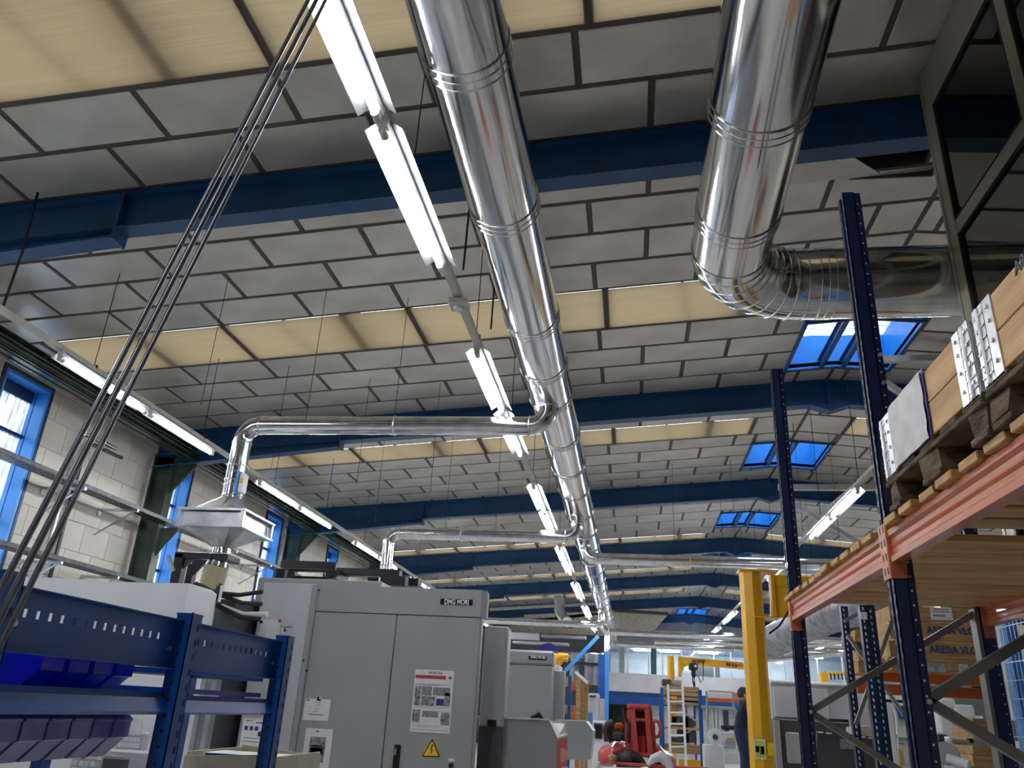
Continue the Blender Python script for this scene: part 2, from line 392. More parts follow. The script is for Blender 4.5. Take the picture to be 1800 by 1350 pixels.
def view_size(t):
    c = ((t[0]+t[1])/2, (t[2]+t[3])/2); z = zc(c[0]); best = 0; inside = False
    P = [proj((x, y, zc(x))) for x in t[:2] for y in t[2:]]
    if any(q is None for q in P): return 0
    if not (max(q[0] for q in P) > 0 and min(q[0] for q in P) < 1800 and max(q[1] for q in P) > 0 and min(q[1] for q in P) < 1350): return 0
    return (max(q[0] for q in P)-min(q[0] for q in P))*(max(q[1] for q in P)-min(q[1] for q in P))
def tile_geo(mb, x0, x1, y0, y1, c=Vector((0,0,0)), drop=TH):
    x0 += G; x1 -= G; y0 += G; y1 -= G; e = .006
    v = []
    for z, ins in ((.004, 0), (-drop+.004, 0), (-drop, e)):
        for x, y in ((x0+ins, y0+ins), (x1-ins, y0+ins), (x1-ins, y1-ins), (x0+ins, y1-ins)):
            v.append((x-c.x, y-c.y, zc(x)+z-c.z))
    f = [(0,1,5,4),(1,2,6,5),(2,3,7,6),(3,0,4,7),(4,5,9,8),(5,6,10,9),(6,7,11,10),(7,4,8,11),(8,9,10,11)]
    mb.add(v, [q[::-1] for q in f])
tiles.sort(key=view_size, reverse=True)
cache = {}
for t in tiles[:300]:
    c = Vector(((t[0]+t[1])/2, (t[2]+t[3])/2, 0)); c.z = zc(c.x)
    key = (round(t[1]-t[0], 2), round(t[3]-t[2], 2), t[0] < RX, random.randrange(3))
    if key not in cache:
        mb = MB(); tile_geo(mb, *t, c); me = bpy.data.meshes.new('ceiling_tile'); me.from_pydata(mb.v, [], mb.f); me.materials.append(M_tile[key[3]]); cache[key] = me
    o = bpy.data.objects.new('ceiling_tile', cache[key]); COL.objects.link(o); o.location = c; o.parent = ceiling
mb = MB()
for t in tiles[300:]: tile_geo(mb, *t)
mb.build('ceiling_tile', M_tile[1], ceiling, kind='stuff')
for a, b, k, p in segs:
    if k != 'y': continue
    for x0, x1 in YLEFT+YRIGHT:
        x0 += .01; x1 -= .01; q = MB(); q.add([(x0, a+G, zc(x0)-.006), (x1, a+G, zc(x1)-.006), (x1, b-G, zc(x1)-.006), (x0, b-G, zc(x0)-.006)], [(0,3,2,1)])
        q.build('translucent_panel', M_yellow, ceiling)
# purlins on the outside that shade the translucent rows
pm = MB()
for x in (-6.6, -3.75, -1.2, 1.4, 5.5, 8.2):
    for a, b, k, p in segs:
        if k == 'y': pm.box(x, x+.16, a-.3, b+.3, zc(x)+.07, zc(x)+.28)
for x in (-4.6, -2.9, .6, 4.6):
    for a, b, k, p in segs:
        if k == 'y': pm.cyl((x, a-.3, zc(x)+.1), (x+.25, b+.3, zc(x)+.12), .02, 6)
pm.build('roof_purlin', M_joint, ceiling)
# the fallen tile
mb = MB(); c = Vector((2.6, 6.42, 6.58))
Q = [(1.43,6.13,-.01),(1.80,6.14,-.03),(2.44,6.68,-.09),(1.43,6.70,-.10)]
mb.hexa([(x,y,zc(x)+d) for x,y,d in Q]+[(x,y,zc(x)+d+.012) for x,y,d in Q])
mb.build('ceiling_tile', M_tile[2], ceiling, label='loose tile sagging beside the black hole')
# skylight shafts
for i, (a, b) in enumerate(SKYL):
    h = .50; zt = RZ+h; w = .05
    t = MB()
    for x0, x1 in ((SX0-w, SX0), (SX1, SX1+w)):
        t.box(x0, x1, a-w, b+w, zc(SX0)-.03, zt)
    for y0, y1 in ((a-w, a), (b, b+w)):
        t.prism([(SX0, zc(SX0)-.03), (RX, RZ-.03), (SX1, zc(SX1)-.03), (SX1, zt), (SX0, zt)], y0, y1)
    so = t.build('window_%d' % (20+i), M_sky_blue, kind='structure')
    f = MB()
    for x0, x1 in ((SX0-.045, SX0-.002), (SX1+.002, SX1+.045)): f.box(x0, x1, a-.045, b+.045, zc(SX0)-.05, zc(SX0)-.02)
    for y0, y1 in ((a-.045, a-.002), (b+.002, b+.045)):
        f.prism([(SX0, zc(SX0)-.05), (RX, RZ-.05), (SX1, zc(SX1)-.05), (SX1, zc(SX1)-.02), (RX, RZ-.02), (SX0, zc(SX0)-.02)], y0, y1)
    f.build('window_frame', M_wdark, so)
    for x in (2.93, 3.25):
        g = MB(); g.box(x, x+.012, a, b, RZ-.06, RZ+.08); g.box(x-.03, x+.04, a, b, RZ-.07, RZ-.055); g.box(x-.03, x+.04, a, b, RZ+.075, RZ+.09)
        g.build('purlin', M_beam, so)
    if i == 3:  # dark sheet added so that this skylight stays unlit
        MB().box(SX0, SX1, a, b, zt-.3, zt-.28).build('blind', M_machdark, so)
    else:
        MB().box(SX0, SX1, a, b, zt-.012, zt-.006).build('pane', M_winglass, so)
        MB().box(SX0, SX1, (a+b)/2-.03, (a+b)/2+.03, zt-.05, zt-.012).build('glazing_bar', M_panelw, so)

# walls: left wall with deep windows
WZ0, WZ1 = 1.15, 5.42
WIN = [(4.55, 5.42), (8.62, 9.52), (12.70, 13.55), (16.95, 17.8), (20.95, 21.75), (25.6, 26.4), (29.6, 30.4), (33.7, 34.5), (37.8, 38.6)]
TW = .24
wl = MB(); prev = Y0
for a, b in WIN:
    wl.box(XL-TW, XL-.014, prev, a, 0, 5.9); wl.box(XL-TW, XL-.014, a, b, 0, WZ0); wl.box(XL-TW, XL-.014, a, b, WZ1, 5.9); prev = b
wl.box(XL-TW, XL-.014, prev, Y1, 0, 5.9)
wall_left = wl.build('wall_left', M_mortar, kind='structure')
bc = {}
ny = 0
BH, BW = .42, .62; rest = MB(); cnt = 0
for r in range(14):
    z0 = r*BH; z1 = min(z0+BH, 5.74)
    y = -7.0+(r % 2)*BW/2
    while y < Y1:
        for q0, q1 in cut(*[[(y, y+BW)]]+[WIN[0][0], WIN[0][1]]) if False else [(y, y+BW)]:
            iv = [(q0, q1)]
            if z1 > WZ0 and z0 < WZ1:
                for a, b in WIN: iv = cut(iv, a-.01, b+.01)
            for u0, u1 in iv:
                if u1-u0 < .04: continue
                p = proj((XL, (u0+u1)/2, (z0+z1)/2))
                vis = p and -60 < p[0] < 560 and 400 < p[1] < 1060 and (u0+u1)/2 < 26 and z1 > 2.1
                bm_ = rest
                if vis and cnt < 290:
                    w = u1-u0; key = (round(w, 2), round(z1-z0, 2))
                    if key not in bc:
                        m_ = MB(); m_.bbox(-.012, .0, .004, w-.004, .004, z1-z0-.004, .003)
                        me = bpy.data.meshes.new('concrete_block'); me.from_pydata(m_.v, [], m_.f); me.materials.append(M_wall); bc[key] = me
                    o = bpy.data.objects.new('concrete_block', bc[key]); COL.objects.link(o); o.location = (XL, u0, z0); o.parent = wall_left; cnt += 1
                else:
                    rest.box(XL-.014, XL, u0+.004, u1-.004, z0+.004, z1-.004)
        y += BW
rest.build('concrete_block', M_wall, wall_left, kind='stuff')
for i, (a, b) in enumerate(WIN):
    t = MB()
    for y0, y1 in ((a, a+.05), (b-.05, b)): t.box(XL-TW, XL+.02, y0, y1, WZ0, WZ1)
    for z0, z1 in ((WZ0, WZ0+.05), (WZ1-.05, WZ1)): t.box(XL-TW, XL+.02, a+.05, b-.05, z0, z1)
    so = t.build('window_%d' % (i+1), M_wblue, kind='structure')
    f = MB()
    for y0, y1 in ((a-.04, a+.004), (b-.004, b+.04)): f.box(XL-.01, XL+.03, y0, y1, WZ0-.04, WZ1+.04)
    f.box(XL-.01, XL+.03, a, b, WZ1-.004, WZ1+.04); f.box(XL-.01, XL+.03, a, b, WZ0-.04, WZ0+.004)
    f.box(XL-TW-.02, XL-TW+.03, a+.05, b-.05, WZ1-.22, WZ1-.05)
    f.build('window_frame', M_wdark, so)
    j = MB(); j.box(XL-.17, XL-.165, b-.055, b-.049, WZ0, WZ1); j.build('jamb_seam', M_seam, so)
    for z in (WZ1-.75, WZ1-1.95, WZ1-3.1):
        MB().box(XL-TW-.01, XL-TW+.05, a+.05, b-.05, z, z+.05).build('glazing_bar', M_wdark, so)
    MB().box(XL-TW, XL-TW+.006, a+.05, b-.05, WZ0+.05, WZ1-.05).build('pane', M_winglass, so)
MB().box(XR, XR+.3, Y0, Y1, 0, 5.9).build('wall_right', M_wall, kind='structure')
wb = MB().prism([(XL-.3, 0), (XR+.3, 0), (XR+.3, zc(XR)), (RX, RZ), (XL-.3, zc(XL))], Y1, Y1+.3).build('wall_back', M_farwall, kind='structure')
x = -1.0
mb = MB()
while x < 9:
    mb.box(x, x+.03, Y1-.03, Y1, 3, 6.2); x += .5
mb.build('cladding_rib', M_panelw, wb)
MB().prism([(XL-.3, 0), (XR+.3, 0), (XR+.3, zc(XR)), (RX, RZ), (XL-.3, zc(XL))], Y0-.3, Y0).build('wall_front', M_wall, kind='structure')

# ================================================================== PORTAL FRAMES
FY = [-.45, 5.83, 12.2, 17.95, 24.4, 30.9, 37.2, 43.7]
def ibeam(mb, p0, p1, depth, fw=.19, tf=.018, tw=.012):   # p on the top edge centre; depth hangs down (global z)
    (x0, y0, z0), (x1, y1, z1) = p0, p1
    def seg(a0, a1, w):
        mb.hexa([(x0,y0-w/2,z0-a1),(x1,y0-w/2,z1-a1),(x1,y0+w/2,z1-a1),(x0,y0+w/2,z0-a1),(x0,y0-w/2,z0-a0),(x1,y0-w/2,z1-a0),(x1,y0+w/2,z1-a0),(x0,y0+w/2,z0-a0)])
    seg(0, tf, fw); seg(tf, depth-tf, tw); seg(depth-tf, depth, fw)
LB = ['blue portal frame behind and above the camera', 'blue portal frame crossing the roof nearest the camera', 'second blue portal frame, its ridge left of the tall rack upright', 'third blue portal frame, just beyond the second skylight', 'fourth blue portal frame, just beyond the third skylight', 'fifth blue portal frame, behind the right-hand branch duct', 'sixth blue portal frame from the camera', 'farthest blue portal frame, in front of the blue-lit cladding']
fr = thing('portal_frame', LB[0], 'roof beam', (0, FY[0], 0), 'blue steel portal frames under the roof')
y = FY[0]; zt = lambda x: zc(x)-.016
for xa, xb in ((-8.2, RX), (RX, 14.4)):
    m_ = MB(); ibeam(m_, (xa, y, zt(xa)), (xb, y, zt(xb)), .42); m_.build('rafter', M_beam, fr)
for sx, xe, xc in ((1, -4.85, -8.2), (-1, 11.15, 14.4)):
    m_ = MB(); w = .19
    za, zb = zt(xc), zt(xe)
    m_.hexa([(xc,y-.006,za-.62),(xe,y-.006,zb-.50),(xe,y+.006,zb-.50),(xc,y+.006,za-.62),(xc,y-.006,za-.4),(xe,y-.006,zb-.4),(xe,y+.006,zb-.4),(xc,y+.006,za-.4)])
    m_.hexa([(xc,y-w/2,za-.64),(xe,y-w/2,zb-.52),(xe,y+w/2,zb-.52),(xc,y+w/2,za-.64),(xc,y-w/2,za-.62),(xe,y-w/2,zb-.50),(xe,y+w/2,zb-.50),(xc,y+w/2,za-.62)])
    m_.build('haunch', M_beam, fr)
    m_ = MB(); m_.box(xe-.015, xe+.015, y-.1, y+.1, zt(xe)-.54, zt(xe)-.01); m_.build('end_plate', M_beam, fr)
m_ = MB(); m_.box(RX-.02, RX+.02, y-.1, y+.1, RZ-.56, RZ-.02); m_.build('ridge_plate', M_beam, fr)
m_ = MB(); m_.prism([(RX-.28, RZ-.47), (RX, RZ-.56), (RX+.28, RZ-.47), (RX+.28, RZ-.45), (RX-.28, RZ-.45)], y-.1, y+.1); m_.build('gusset', M_beam, fr)
for xc in (-8.17, 14.4):
    m_ = MB(); d = .34 if xc < 0 else -.34
    m_.box(xc-.09*0, xc+.02*(1 if d > 0 else -1), y-.1, y+.1, 0, zc(xc)-.45); m_.box(xc+d, xc+d+.02, y-.1, y+.1, 0, zc(xc)-.6); m_.box(xc, xc+d, y-.006, y+.006, 0, zc(xc)-.45)
    m_.build('column', M_green, fr)
m_ = MB(); m_.prism([(-7.81, 4.60), (-7.42, 5.08), (-7.42, 5.17), (-7.81, 5.17)], y-.02, y+.02); m_.box(-7.81, -7.38, y-.09, y+.09, 5.17, 5.198); m_.build('crane_bracket', M_green, fr)
m_ = MB(); m_.prism([(-7.81, 3.55), (-7.5, 3.98), (-7.5, 4.02), (-7.81, 4.02)], y-.012, y+.012); m_.build('tray_bracket', M_green, fr)
for i in range(1, 8): dup(fr, (0, FY[i], 0), LB[i])

# crane runway along the left wall
cr_ = thing('crane_runway_beam', 'dark green crane runway beam running along the left wall above the windows', 'crane rail', (-7.55, 0, 5.2))
m_ = MB(); m_.box(-7.66, -7.40, Y0, Y1-8, 5.20, 5.215); m_.build('bottom_flange', M_green, cr_)
m_ = MB(); m_.box(-7.54, -7.525, Y0, Y1-8, 5.215, 5.40); m_.build('web', M_green, cr_)
m_ = MB(); m_.box(-7.66, -7.40, Y0, Y1-8, 5.40, 5.415); m_.build('top_flange', M_green, cr_)
m_ = MB(); m_.box(-7.57, -7.5, Y0, Y1-8, 5.415, 5.46); m_.build('rail', M_galv, cr_)
m_ = MB(); m_.prism([(-7.66, 5.20), (-7.655, 5.20), (-7.655, 5.26), (-7.66, 5.26)], Y0, Y1-8); m_.prism([(-7.405, 5.20), (-7.40, 5.20), (-7.40, 5.24), (-7.405, 5.24)], Y0, Y1-8); m_.prism([(-7.60, 5.188), (-7.585, 5.188), (-7.585, 5.20), (-7.60, 5.20)], Y0, Y1-8); m_.prism([(-7.47, 5.188), (-7.455, 5.188), (-7.455, 5.20), (-7.47, 5.20)], Y0, Y1-8); m_.build('flange_lip', M_green, cr_)
m_ = MB(); m_.cyl((-7.42, Y0, 5.27), (-7.42, Y1-8, 5.27), .022, 8); m_.cyl((-7.44, Y0, 5.34), (-7.44, Y1-8, 5.34), .02, 8); m_.build('conduit', M_green, cr_)
m_ = MB()
for y in np.arange(2, 36, 1.57): m_.box(-7.53, -7.45, y, y+.012, 5.215, 5.40)
m_.build('stiffener', M_green, cr_, kind='stuff')

# cable trays on the left wall
for nm, zz, x0, x1, lab in (('upper', 4.10, -7.92, -7.68, 'upper galvanised cable tray running along the left wall'), ('lower', 3.06, -7.98, -7.74, 'lower galvanised cable tray running along the left wall')):
    t = thing('cable_tray', lab, 'cable tray', (x0, 0, zz), 'cable trays on the left wall')
    m_ = MB(); m_.box(x0, x1, Y0, 21, zz, zz+.004); m_.build('tray_base', M_tray, t)
    for a, b in ((x0, x0+.004), (x1-.004, x1)):
        m_ = MB(); m_.box(a, b, Y0, 21, zz, zz+.06); m_.box(a-.006, b+.006, Y0, 21, zz+.055, zz+.062); m_.build('tray_rail', M_tray, t)
    m_ = MB()
    for y in np.arange(4, 21, .12):
        for k in range(3): m_.box(x0+.04+k*.07, x0+.075+k*.07, y, y+.03, zz-.0012, zz)
    m_.build('slot', M_seam, t, kind='stuff')
    for k in range(4): m_ = MB().tube([(x0+.05+.045*k, y, zz+.025+.012*math.sin(y*1.3+k)) for y in np.arange(Y0, 21, .8)], .013, 6).build('cable', M_rubber, t)
    for y in (7.2, 9.9, 11.2, 14.6, 16.2, 19.4):
        m_ = MB(); m_.box(XL, x1+.05, y-.02, y+.02, zz-.045, zz-.004); m_.beam((XL+.01, y, zz-.42), (x1-.03, y, zz-.05), .02, .02); m_.box(XL, XL+.02, y-.04, y+.04, zz-.12, zz-.0); m_.build('tray_bracket', M_galv, t)
for i, (yy, dr) in enumerate(((10.25, 0), (10.45, .1))):
    m_ = MB().tube([(XL+.05, yy, 1.2), (XL+.05, yy, 4.95-dr), (XL+.05, yy+.05, 5.03-dr), (XL+.05, yy+.12, 5.06-dr), (XL+.05, yy+.9, 5.08-dr)], .028, 8)
    tag(m_.build('conduit', (M_galv, M_green)[i]), ('pale galvanised conduit rising between the first two left windows', 'dark conduit beside the pale one between the left windows')[i], 'conduit')

# ================================================================== BIG DUCTS
def duct_run(t, p0, p1, r, joints, mt, step=None):
    m_ = MB(); m_.tube([p0, p1], r, 48, caps=False); m_.build('pipe', mt, t)
    d = (Vector(p1)-Vector(p0)).normalized()
    for j in joints:
        c = Vector(p0)+d*j
        m_ = MB(); m_.tube([c-d*.055, c+d*.055], r+.004, 48, False)
        for o in (-.058, 0, .058): m_.ring(c+d*o, d, r+.004, .0055, 48)
        m_.build('joint_band', mt, t)
t = thing('main_duct', 'long round galvanised duct running down the middle of the hall beside the lights', 'duct', (-.88, 1, 4.87))
js = []
for px, py in ((820, 80), (885, 368), (935, 540), (955, 620), (968, 690), (985, 760), (998, 822), (1008, 875)):
    p = AX(px, py, -.88); js.append(p.y+6)
js = sorted(js); d0 = js[-1]
js += [d0+1.5*k for k in range(1, 17)]
duct_run(t, (-.88, -6, 4.87), (-.88, 35.2, 4.87), .25, [j for j in js if j < 41], M_duct)
MB().tube([(-.88, 35.2, 4.87), (-.84, 35.7, 4.75), (-.75, 35.9, 4.2)], .25, 24).build('end_bend', M_duct, t)
# right duct: along the hall, elbow, then across
t = thing('elbow_duct', 'wide round galvanised duct that bends right behind the tall rack upright', 'duct', (.77, 1, 4.85))
R2 = .288; ex, ey, ez = .77, 5.2, 4.80
duct_run(t, (.75, -6, 5.05), (ex, ey, ez), R2, [AX(1335, 265, .77).y+6-.15, AX(1300, 425, .77).y+6-.05], M_ductr)
arcp = arc((ex+.62, ey, ez), (-1,0,0), (0,1,0), .62, 0, math.pi/2, 16)
m_ = MB(); m_.tube(arcp, R2, 48, False)
m_.build('elbow', M_ductr, t)
for i in range(0, 17, 2):
    d = (arcp[min(i+1, 16)]-arcp[max(i-1, 0)]).normalized(); MB().ring(arcp[i], d, R2+.002, .006, 48).build('seam_bead', M_ductr, t)
duct_run(t, tuple(arcp[-1]), (9.5, ey+.62, ez), R2, [.16, 2.6, 5.2], M_ductr)

# branch ducts
def branch(name, lab, Yb, xL, zr, r, xm=-.88, drop=None, right=False, clips=(), ztop=4.66):
    t = thing(name, lab, 'duct', (xm, Yb, zr))
    sg = 1 if right else -1
    e = .2
    pts = [(xm, Yb, ztop), (xm, Yb, zr+e)]+[tuple(p) for p in arc((xm+sg*e, Yb, zr+e), (-sg,0,0), (0,0,-1), e, 0, math.pi/2, 8)][1:]
    MB().tube(pts, r, 24, False).build('riser', M_duct, t)
    if drop is None:
        MB().tube([(xm+sg*e, Yb, zr), (xL, Yb, zr)], r, 24).build('pipe', M_duct, t)
    else:
        MB().tube([(xm+sg*e, Yb, zr), (xL-sg*e, Yb, zr)], r, 24, False).build('pipe', M_duct, t)
        a = arc((xL-sg*e, Yb, zr-e), (0,0,1), (sg,0,0), e, 0, math.pi/2, 8)
        MB().tube(a+[Vector((xL, Yb, drop))], r, 24, False).build('drop_pipe', M_duct, t)
        for z in (zr-e-.02, zr-e-.38): MB().ring((xL, Yb, z), (0,0,1), r+.003, .007, 24).build('clamp_ring', M_galv, t)
        MB().ring((xL-sg*e, Yb, zr), (1,0,0), r+.003, .007, 24).build('clamp_ring', M_galv, t)
    for x in clips: MB().ring((x, Yb, zr), (1,0,0), r+.003, .008, 24).build('clamp_ring', M_galv, t)
    MB().ring((xm+sg*e, Yb, zr), (1,0,0), r+.003, .008, 24).build('clamp_ring', M_galv, t)
    for z in (zr+e+.02, zr+e+.17): MB().ring((xm, Yb, z), (0,0,1), r+.003, .006, 24).build('clamp_ring', M_galv, t)
    return t
HX, HY = -4.43, 8.12
branch('branch_duct', 'slim galvanised duct branching left from the main duct down to the filter hood', HY, HX, 4.40, .105, drop=3.55, clips=(-2.62,))
branch('branch_duct', 'second slim branch duct, dropping behind the large grey machine', 13.4, -4.2, 4.27, .105, drop=3.3, clips=(-2.9,))
branch('branch_duct', 'slim duct branching right from the main duct towards the yellow column', 16.2, 5.2, 4.42, .115, right=True, clips=(1.2, 3.2))
branch('branch_duct', 'distant thin duct branching left above the second grey machine', 26, -6.5, 4.1, .10, clips=(-3,))
branch('branch_duct', 'lower distant thin duct branching left, ending above dark plant', 32, -5.6, 3.55, .11, clips=(-3,))
branch('branch_duct', 'distant thin duct branching right in front of the office windows', 27, 10.5, 4.0, .11, right=True, clips=(1, 4, 7))
branch('branch_duct', 'farthest thin duct branching right, nearly touching the office window heads', 33, 12, 4.1, .12, right=True, clips=(1, 4, 7))
# filter hood
t = thing('filter_hood', 'square galvanised hood hanging over the white machine', 'hood', (HX, HY, 3.0))
a = .36; z1 = AY(372, 895, HY-a).z; z0 = AY(372, 924, HY-a).z; zap = AY(408, 876, HY).z; zbt = AY(388, 964, HY).z
def frus(zb, hb, zt_, ht, n=16):
    m_ = MB(); vs = []
    for k in range(n*1):
        q = 2*math.pi*(k+.5)/n
        c, s = math.cos(q), math.sin(q)
        mx = max(abs(c), abs(s)); vs.append((HX+hb*c/mx, HY+hb*s/mx, zb))
    for k in range(n):
        q = 2*math.pi*(k+.5)/n; vs.append((HX+ht*math.cos(q), HY+ht*math.sin(q), zt_))
    m_.add(vs, [(k, (k+1) % n, (k+1) % n+n, k+n) for k in range(n)]); return m_
frus(z1, a, zap, .115).build('upper_funnel', M_galv, t)
frus(z0, a, zbt, .10).build('lower_funnel', M_galv, t)
m_ = MB(); m_.box(HX-a+.025, HX+a-.025, HY-a+.025, HY+a-.025, z0+.004, z1-.02); m_.build('body', M_galv, t)
for z in (z0-.012, z1-.012):
    m_ = MB()
    for s in (-1, 1): m_.box(HX-a-.03, HX+a+.03, HY+s*a-.03, HY+s*a+.03, z, z+.024); m_.box(HX+s*a-.03, HX+s*a+.03, HY-a+.03, HY+a-.03, z, z+.024)
    m_.build('flange', M_galv, t)
for sx in (-1, 1):
    for sy in (-1, 1): MB().box(HX+sx*a-.02, HX+sx*a+.02, HY+sy*a-.02, HY+sy*a+.02, z0, z1).build('corner_angle', M_galv, t)
m_ = MB(); m_.tube([(HX, HY, zap-.02), (HX, HY, 3.94)], .112, 24)
for z in (zap+.02, zap+.14, zap+.2, 3.9): m_.ring((HX, HY, z), (0,0,1), .115, .009, 24)
m_.build('damper_spigot', M_duct, t)
m_ = MB(); m_.bbox(HX+.13, HX+.19, HY-.16, HY-.05, 3.56, 3.78, .01); m_.build('control_box', M_machwhite, t)
m_ = MB(); m_.box(HX+.135, HX+.185, HY-.163, HY-.16, 3.66, 3.72); m_.build('warning_label', M_label, t)
m_ = MB(); m_.box(HX+.10, HX+.13, HY-.17, HY-.02, 3.58, 3.80); m_.build('mounting_plate', M_wblue, t)
m_ = MB(); m_.tube([(HX, HY, zbt+.02), (HX, HY, zbt-.10), (HX-.02, HY, zbt-.20)], .1, 24, True, [.1, .1, .13]); m_.ring((HX, HY, zbt-.07), (0,0,1), .105, .014, 24); m_.build('outlet_collar', M_duct, t)
t = thing('flexible_hose', 'amber ribbed hose under the square hood', 'hose', (HX, HY, 2.3))
m_ = MB(); pts = []; rad = []
for k in range(49): pts.append((HX-.02-.04*k/48, HY, zbt-.2-.5*k/48)); rad.append(.120+.016*(k % 2))
m_.tube(pts, .13, 24, True, rad); m_.build('ribbed_hose', M_amber, t)

# ================================================================== LIGHT ROWS
def make_lamp(label, group):
    L = 1.58
    t = thing('batten_light', label, 'light', (0, 0, 4.60), group)
    m_ = MB(); m_.prism([(-.028, 4.612), (.028, 4.612), (.034, 4.665), (-.034, 4.665)], 0, L); m_.build('housing', M_lampw, t)
    for s in (-1, 1):
        m_ = MB(); P = [(s*.034, 4.662), (s*.115, 4.600), (s*.118, 4.604), (s*.036, 4.668)]
        if s < 0: P = P[::-1]
        m_.prism(P, .02, L-.02); m_.build('reflector', M_refl, t)
    m_ = MB(); m_.cyl((0, .07, 4.585), (0, L-.07, 4.585), .021, 14); m_.build('tube', M_tube, t)
    for y0, y1 in ((.0, .07), (L-.07, L)):
        m_ = MB(); m_.cyl((0, y0+.004, 4.585), (0, y1, 4.585), .026, 14); m_.bbox(-.02, .02, y0, y0+.03 if y0 < .5 else y1, 4.575, 4.62, .003); m_.build('end_cap', M_clearcap, t)
    return t
first = None
rows_ = [('middle', -1.415, range(-2, 9)), ('left', -5.78, range(-1, 7)), ('right', 3.20, range(1, 9)), ('far right', 8.1, range(2, 9))]
for nm, x, ks in rows_:
    i = 0; j_ = 0; grp = 'fluorescent lights of the %s row' % nm
    for k in ks:
        for h in (0, 1):
            y = 6.60+4.76*k+h*1.66
            if y > (35 if nm in ('middle', 'left') else 42.5): continue
            seen = y > 1.5  # battens outside the view are added for their light
            if nm == 'left' and y < 6: seen = False
            lab = ('lit fluorescent batten, %s from the near end of the %s row' % (ordn(i), nm)) if seen else '%s unseen lit batten added to the %s row, hidden before the near edge' % (ordn(len([1 for q in COL.objects if 'hidden before' in str(q.get('label', ''))])), nm)
            if nm == 'far right' and False: pass
            if seen: i += 1
            if first is None: first = make_lamp(lab, grp); o = first
            else: o = copytree(first); o['label'] = lab; o['group'] = grp
            o.location = (x, y, 4.60)
    t = thing('lighting_trunking', 'long cream trunking that carries the %s row of lights' % nm, 'trunking', (x, 0, 4.68))
    m_ = MB(); m_.bbox(x-.035, x+.035, {'far right': 14, 'right': 10.2}.get(nm, -4.5), 36.5, 4.667, 4.72, .004); m_.build('channel', M_lamptrunk, t)
    for yy in np.arange(-3+.6*(nm == 'left'), 36, 2.38*(1 if nm != 'far right' else 2)):
        if (nm == 'right' and yy < 10.3) or (nm == 'far right' and yy < 14.2): continue
        m_ = MB(); m_.cyl((x, yy, 4.72), (x, yy, zc(x)-.01), .0045, 5); m_.build('hanging_wire', M_rubber, t)
        MB().box(x-.04, x+.04, yy-.015, yy+.015, 4.70, 4.735).build('hanger_clip', M_black, t)
t = thing('emergency_light', 'small square unlit lamp on the middle trunking between two pairs of tubes', 'light', (-1.42, 5.72, 4.6))
MB().bbox(-1.49, -1.33, 5.64, 5.80, 4.60, 4.66, .008).build('housing', M_lamptrunk, t)
MB().cyl((-1.41, 5.72, 4.575), (-1.41, 5.72, 4.6), .045, 16, .05).build('lens', M_galv, t)
# hanging chains and wires
for i, (px, py, qx, qy, rr, lab) in enumerate((
    (80, 336, 10, 525, .012, 'dark suspension cable at the upper left meeting the left trunking'),
    (822, 385, 812, 480, .010, 'dark chain hanging beside the main duct above its second joint'),
    (868, 505, 862, 600, .009, 'dark chain hanging left of the main duct below the middle lights'))):
    x = (-5.78, -1.30, -1.25)[i]
    if i == 0: a = AZ(px, py, zc(-5.78)); b = Vector((-5.78, AX(qx, qy, -5.78).y, 4.72)); a = Vector((-5.78+.1, AX(px, py, -5.6).y, zc(-5.7)))
    else:
        a = AX(px, py, x); a.z = zc(x)-.02; b = AX(qx, qy, x); b.y = a.y; b.z = 4.72
    m_ = MB().tube([a, (a+b)/2+Vector((0, .03, 0)), b], rr, 6)
    tag(m_.build('suspension_cable', M_rubber), lab, 'cable')
WIRES = ((-4.6, 7.4), (-3.6, 7.9), (-2.7, 8.3), (-4.9, 9.9), (-3.9, 10.6), (-2.9, 11.0), (-4.43, 13.2), (-3.2, 13.4), (-2.3, 13.4), (.9, 16.2), (2.1, 16.2), (3.0, 14.2), (3.7, 14.6), (4.1, 18.8), (2.2, 19.2), (2.9, 20.2), (3.8, 22.8), (1.8, 24.8), (3.5, 26.2), (4.4, 25.6), (2.4, 28.3), (3.4, 33), (2.9, 35), (4, 36))
WORD = sorted(range(len(WIRES)), key=lambda i: proj((*WIRES[i], 5.5))[0])
for i, (x, y) in enumerate(WIRES):
    zb = 4.38 if i < 9 else 3.8
    tag(MB().cyl((x, y, zb if i not in (9, 10) else 4.53), (x, y, zc(x)-.01), .0035, 5).build('hanging_wire', M_rubber), 'thin dark wire hanging from the ceiling, %s from the left of the loose wires' % ordn(WORD.index(i)), 'wire', 'thin hanging wires under the roof')

# three grey tubes crossing the upper left foreground
for i, (ax_, ay_, bx_, by_, rr) in enumerate(((-22, 1080, 560, -35, .0062), (-6, 1098, 574, -35, .0066), (16, 1103, 590, -35, .0056))):
    p = AY(ax_, ay_, 1.32); q = AY(bx_, by_, 1.75+.02*i)
    d = (q-p); m_ = MB().tube([p-d*.12, p, p+d*.5, q, q+d*.3], rr, 10)
    tag(m_.build('suspension_tube', M_cable), ('leftmost of the three grey tubes slanting across the upper left foreground', 'middle one of the three grey tubes slanting across the foreground', 'rightmost of the three grey tubes slanting across the foreground')[i], 'tube', 'slanting grey tubes in the foreground')

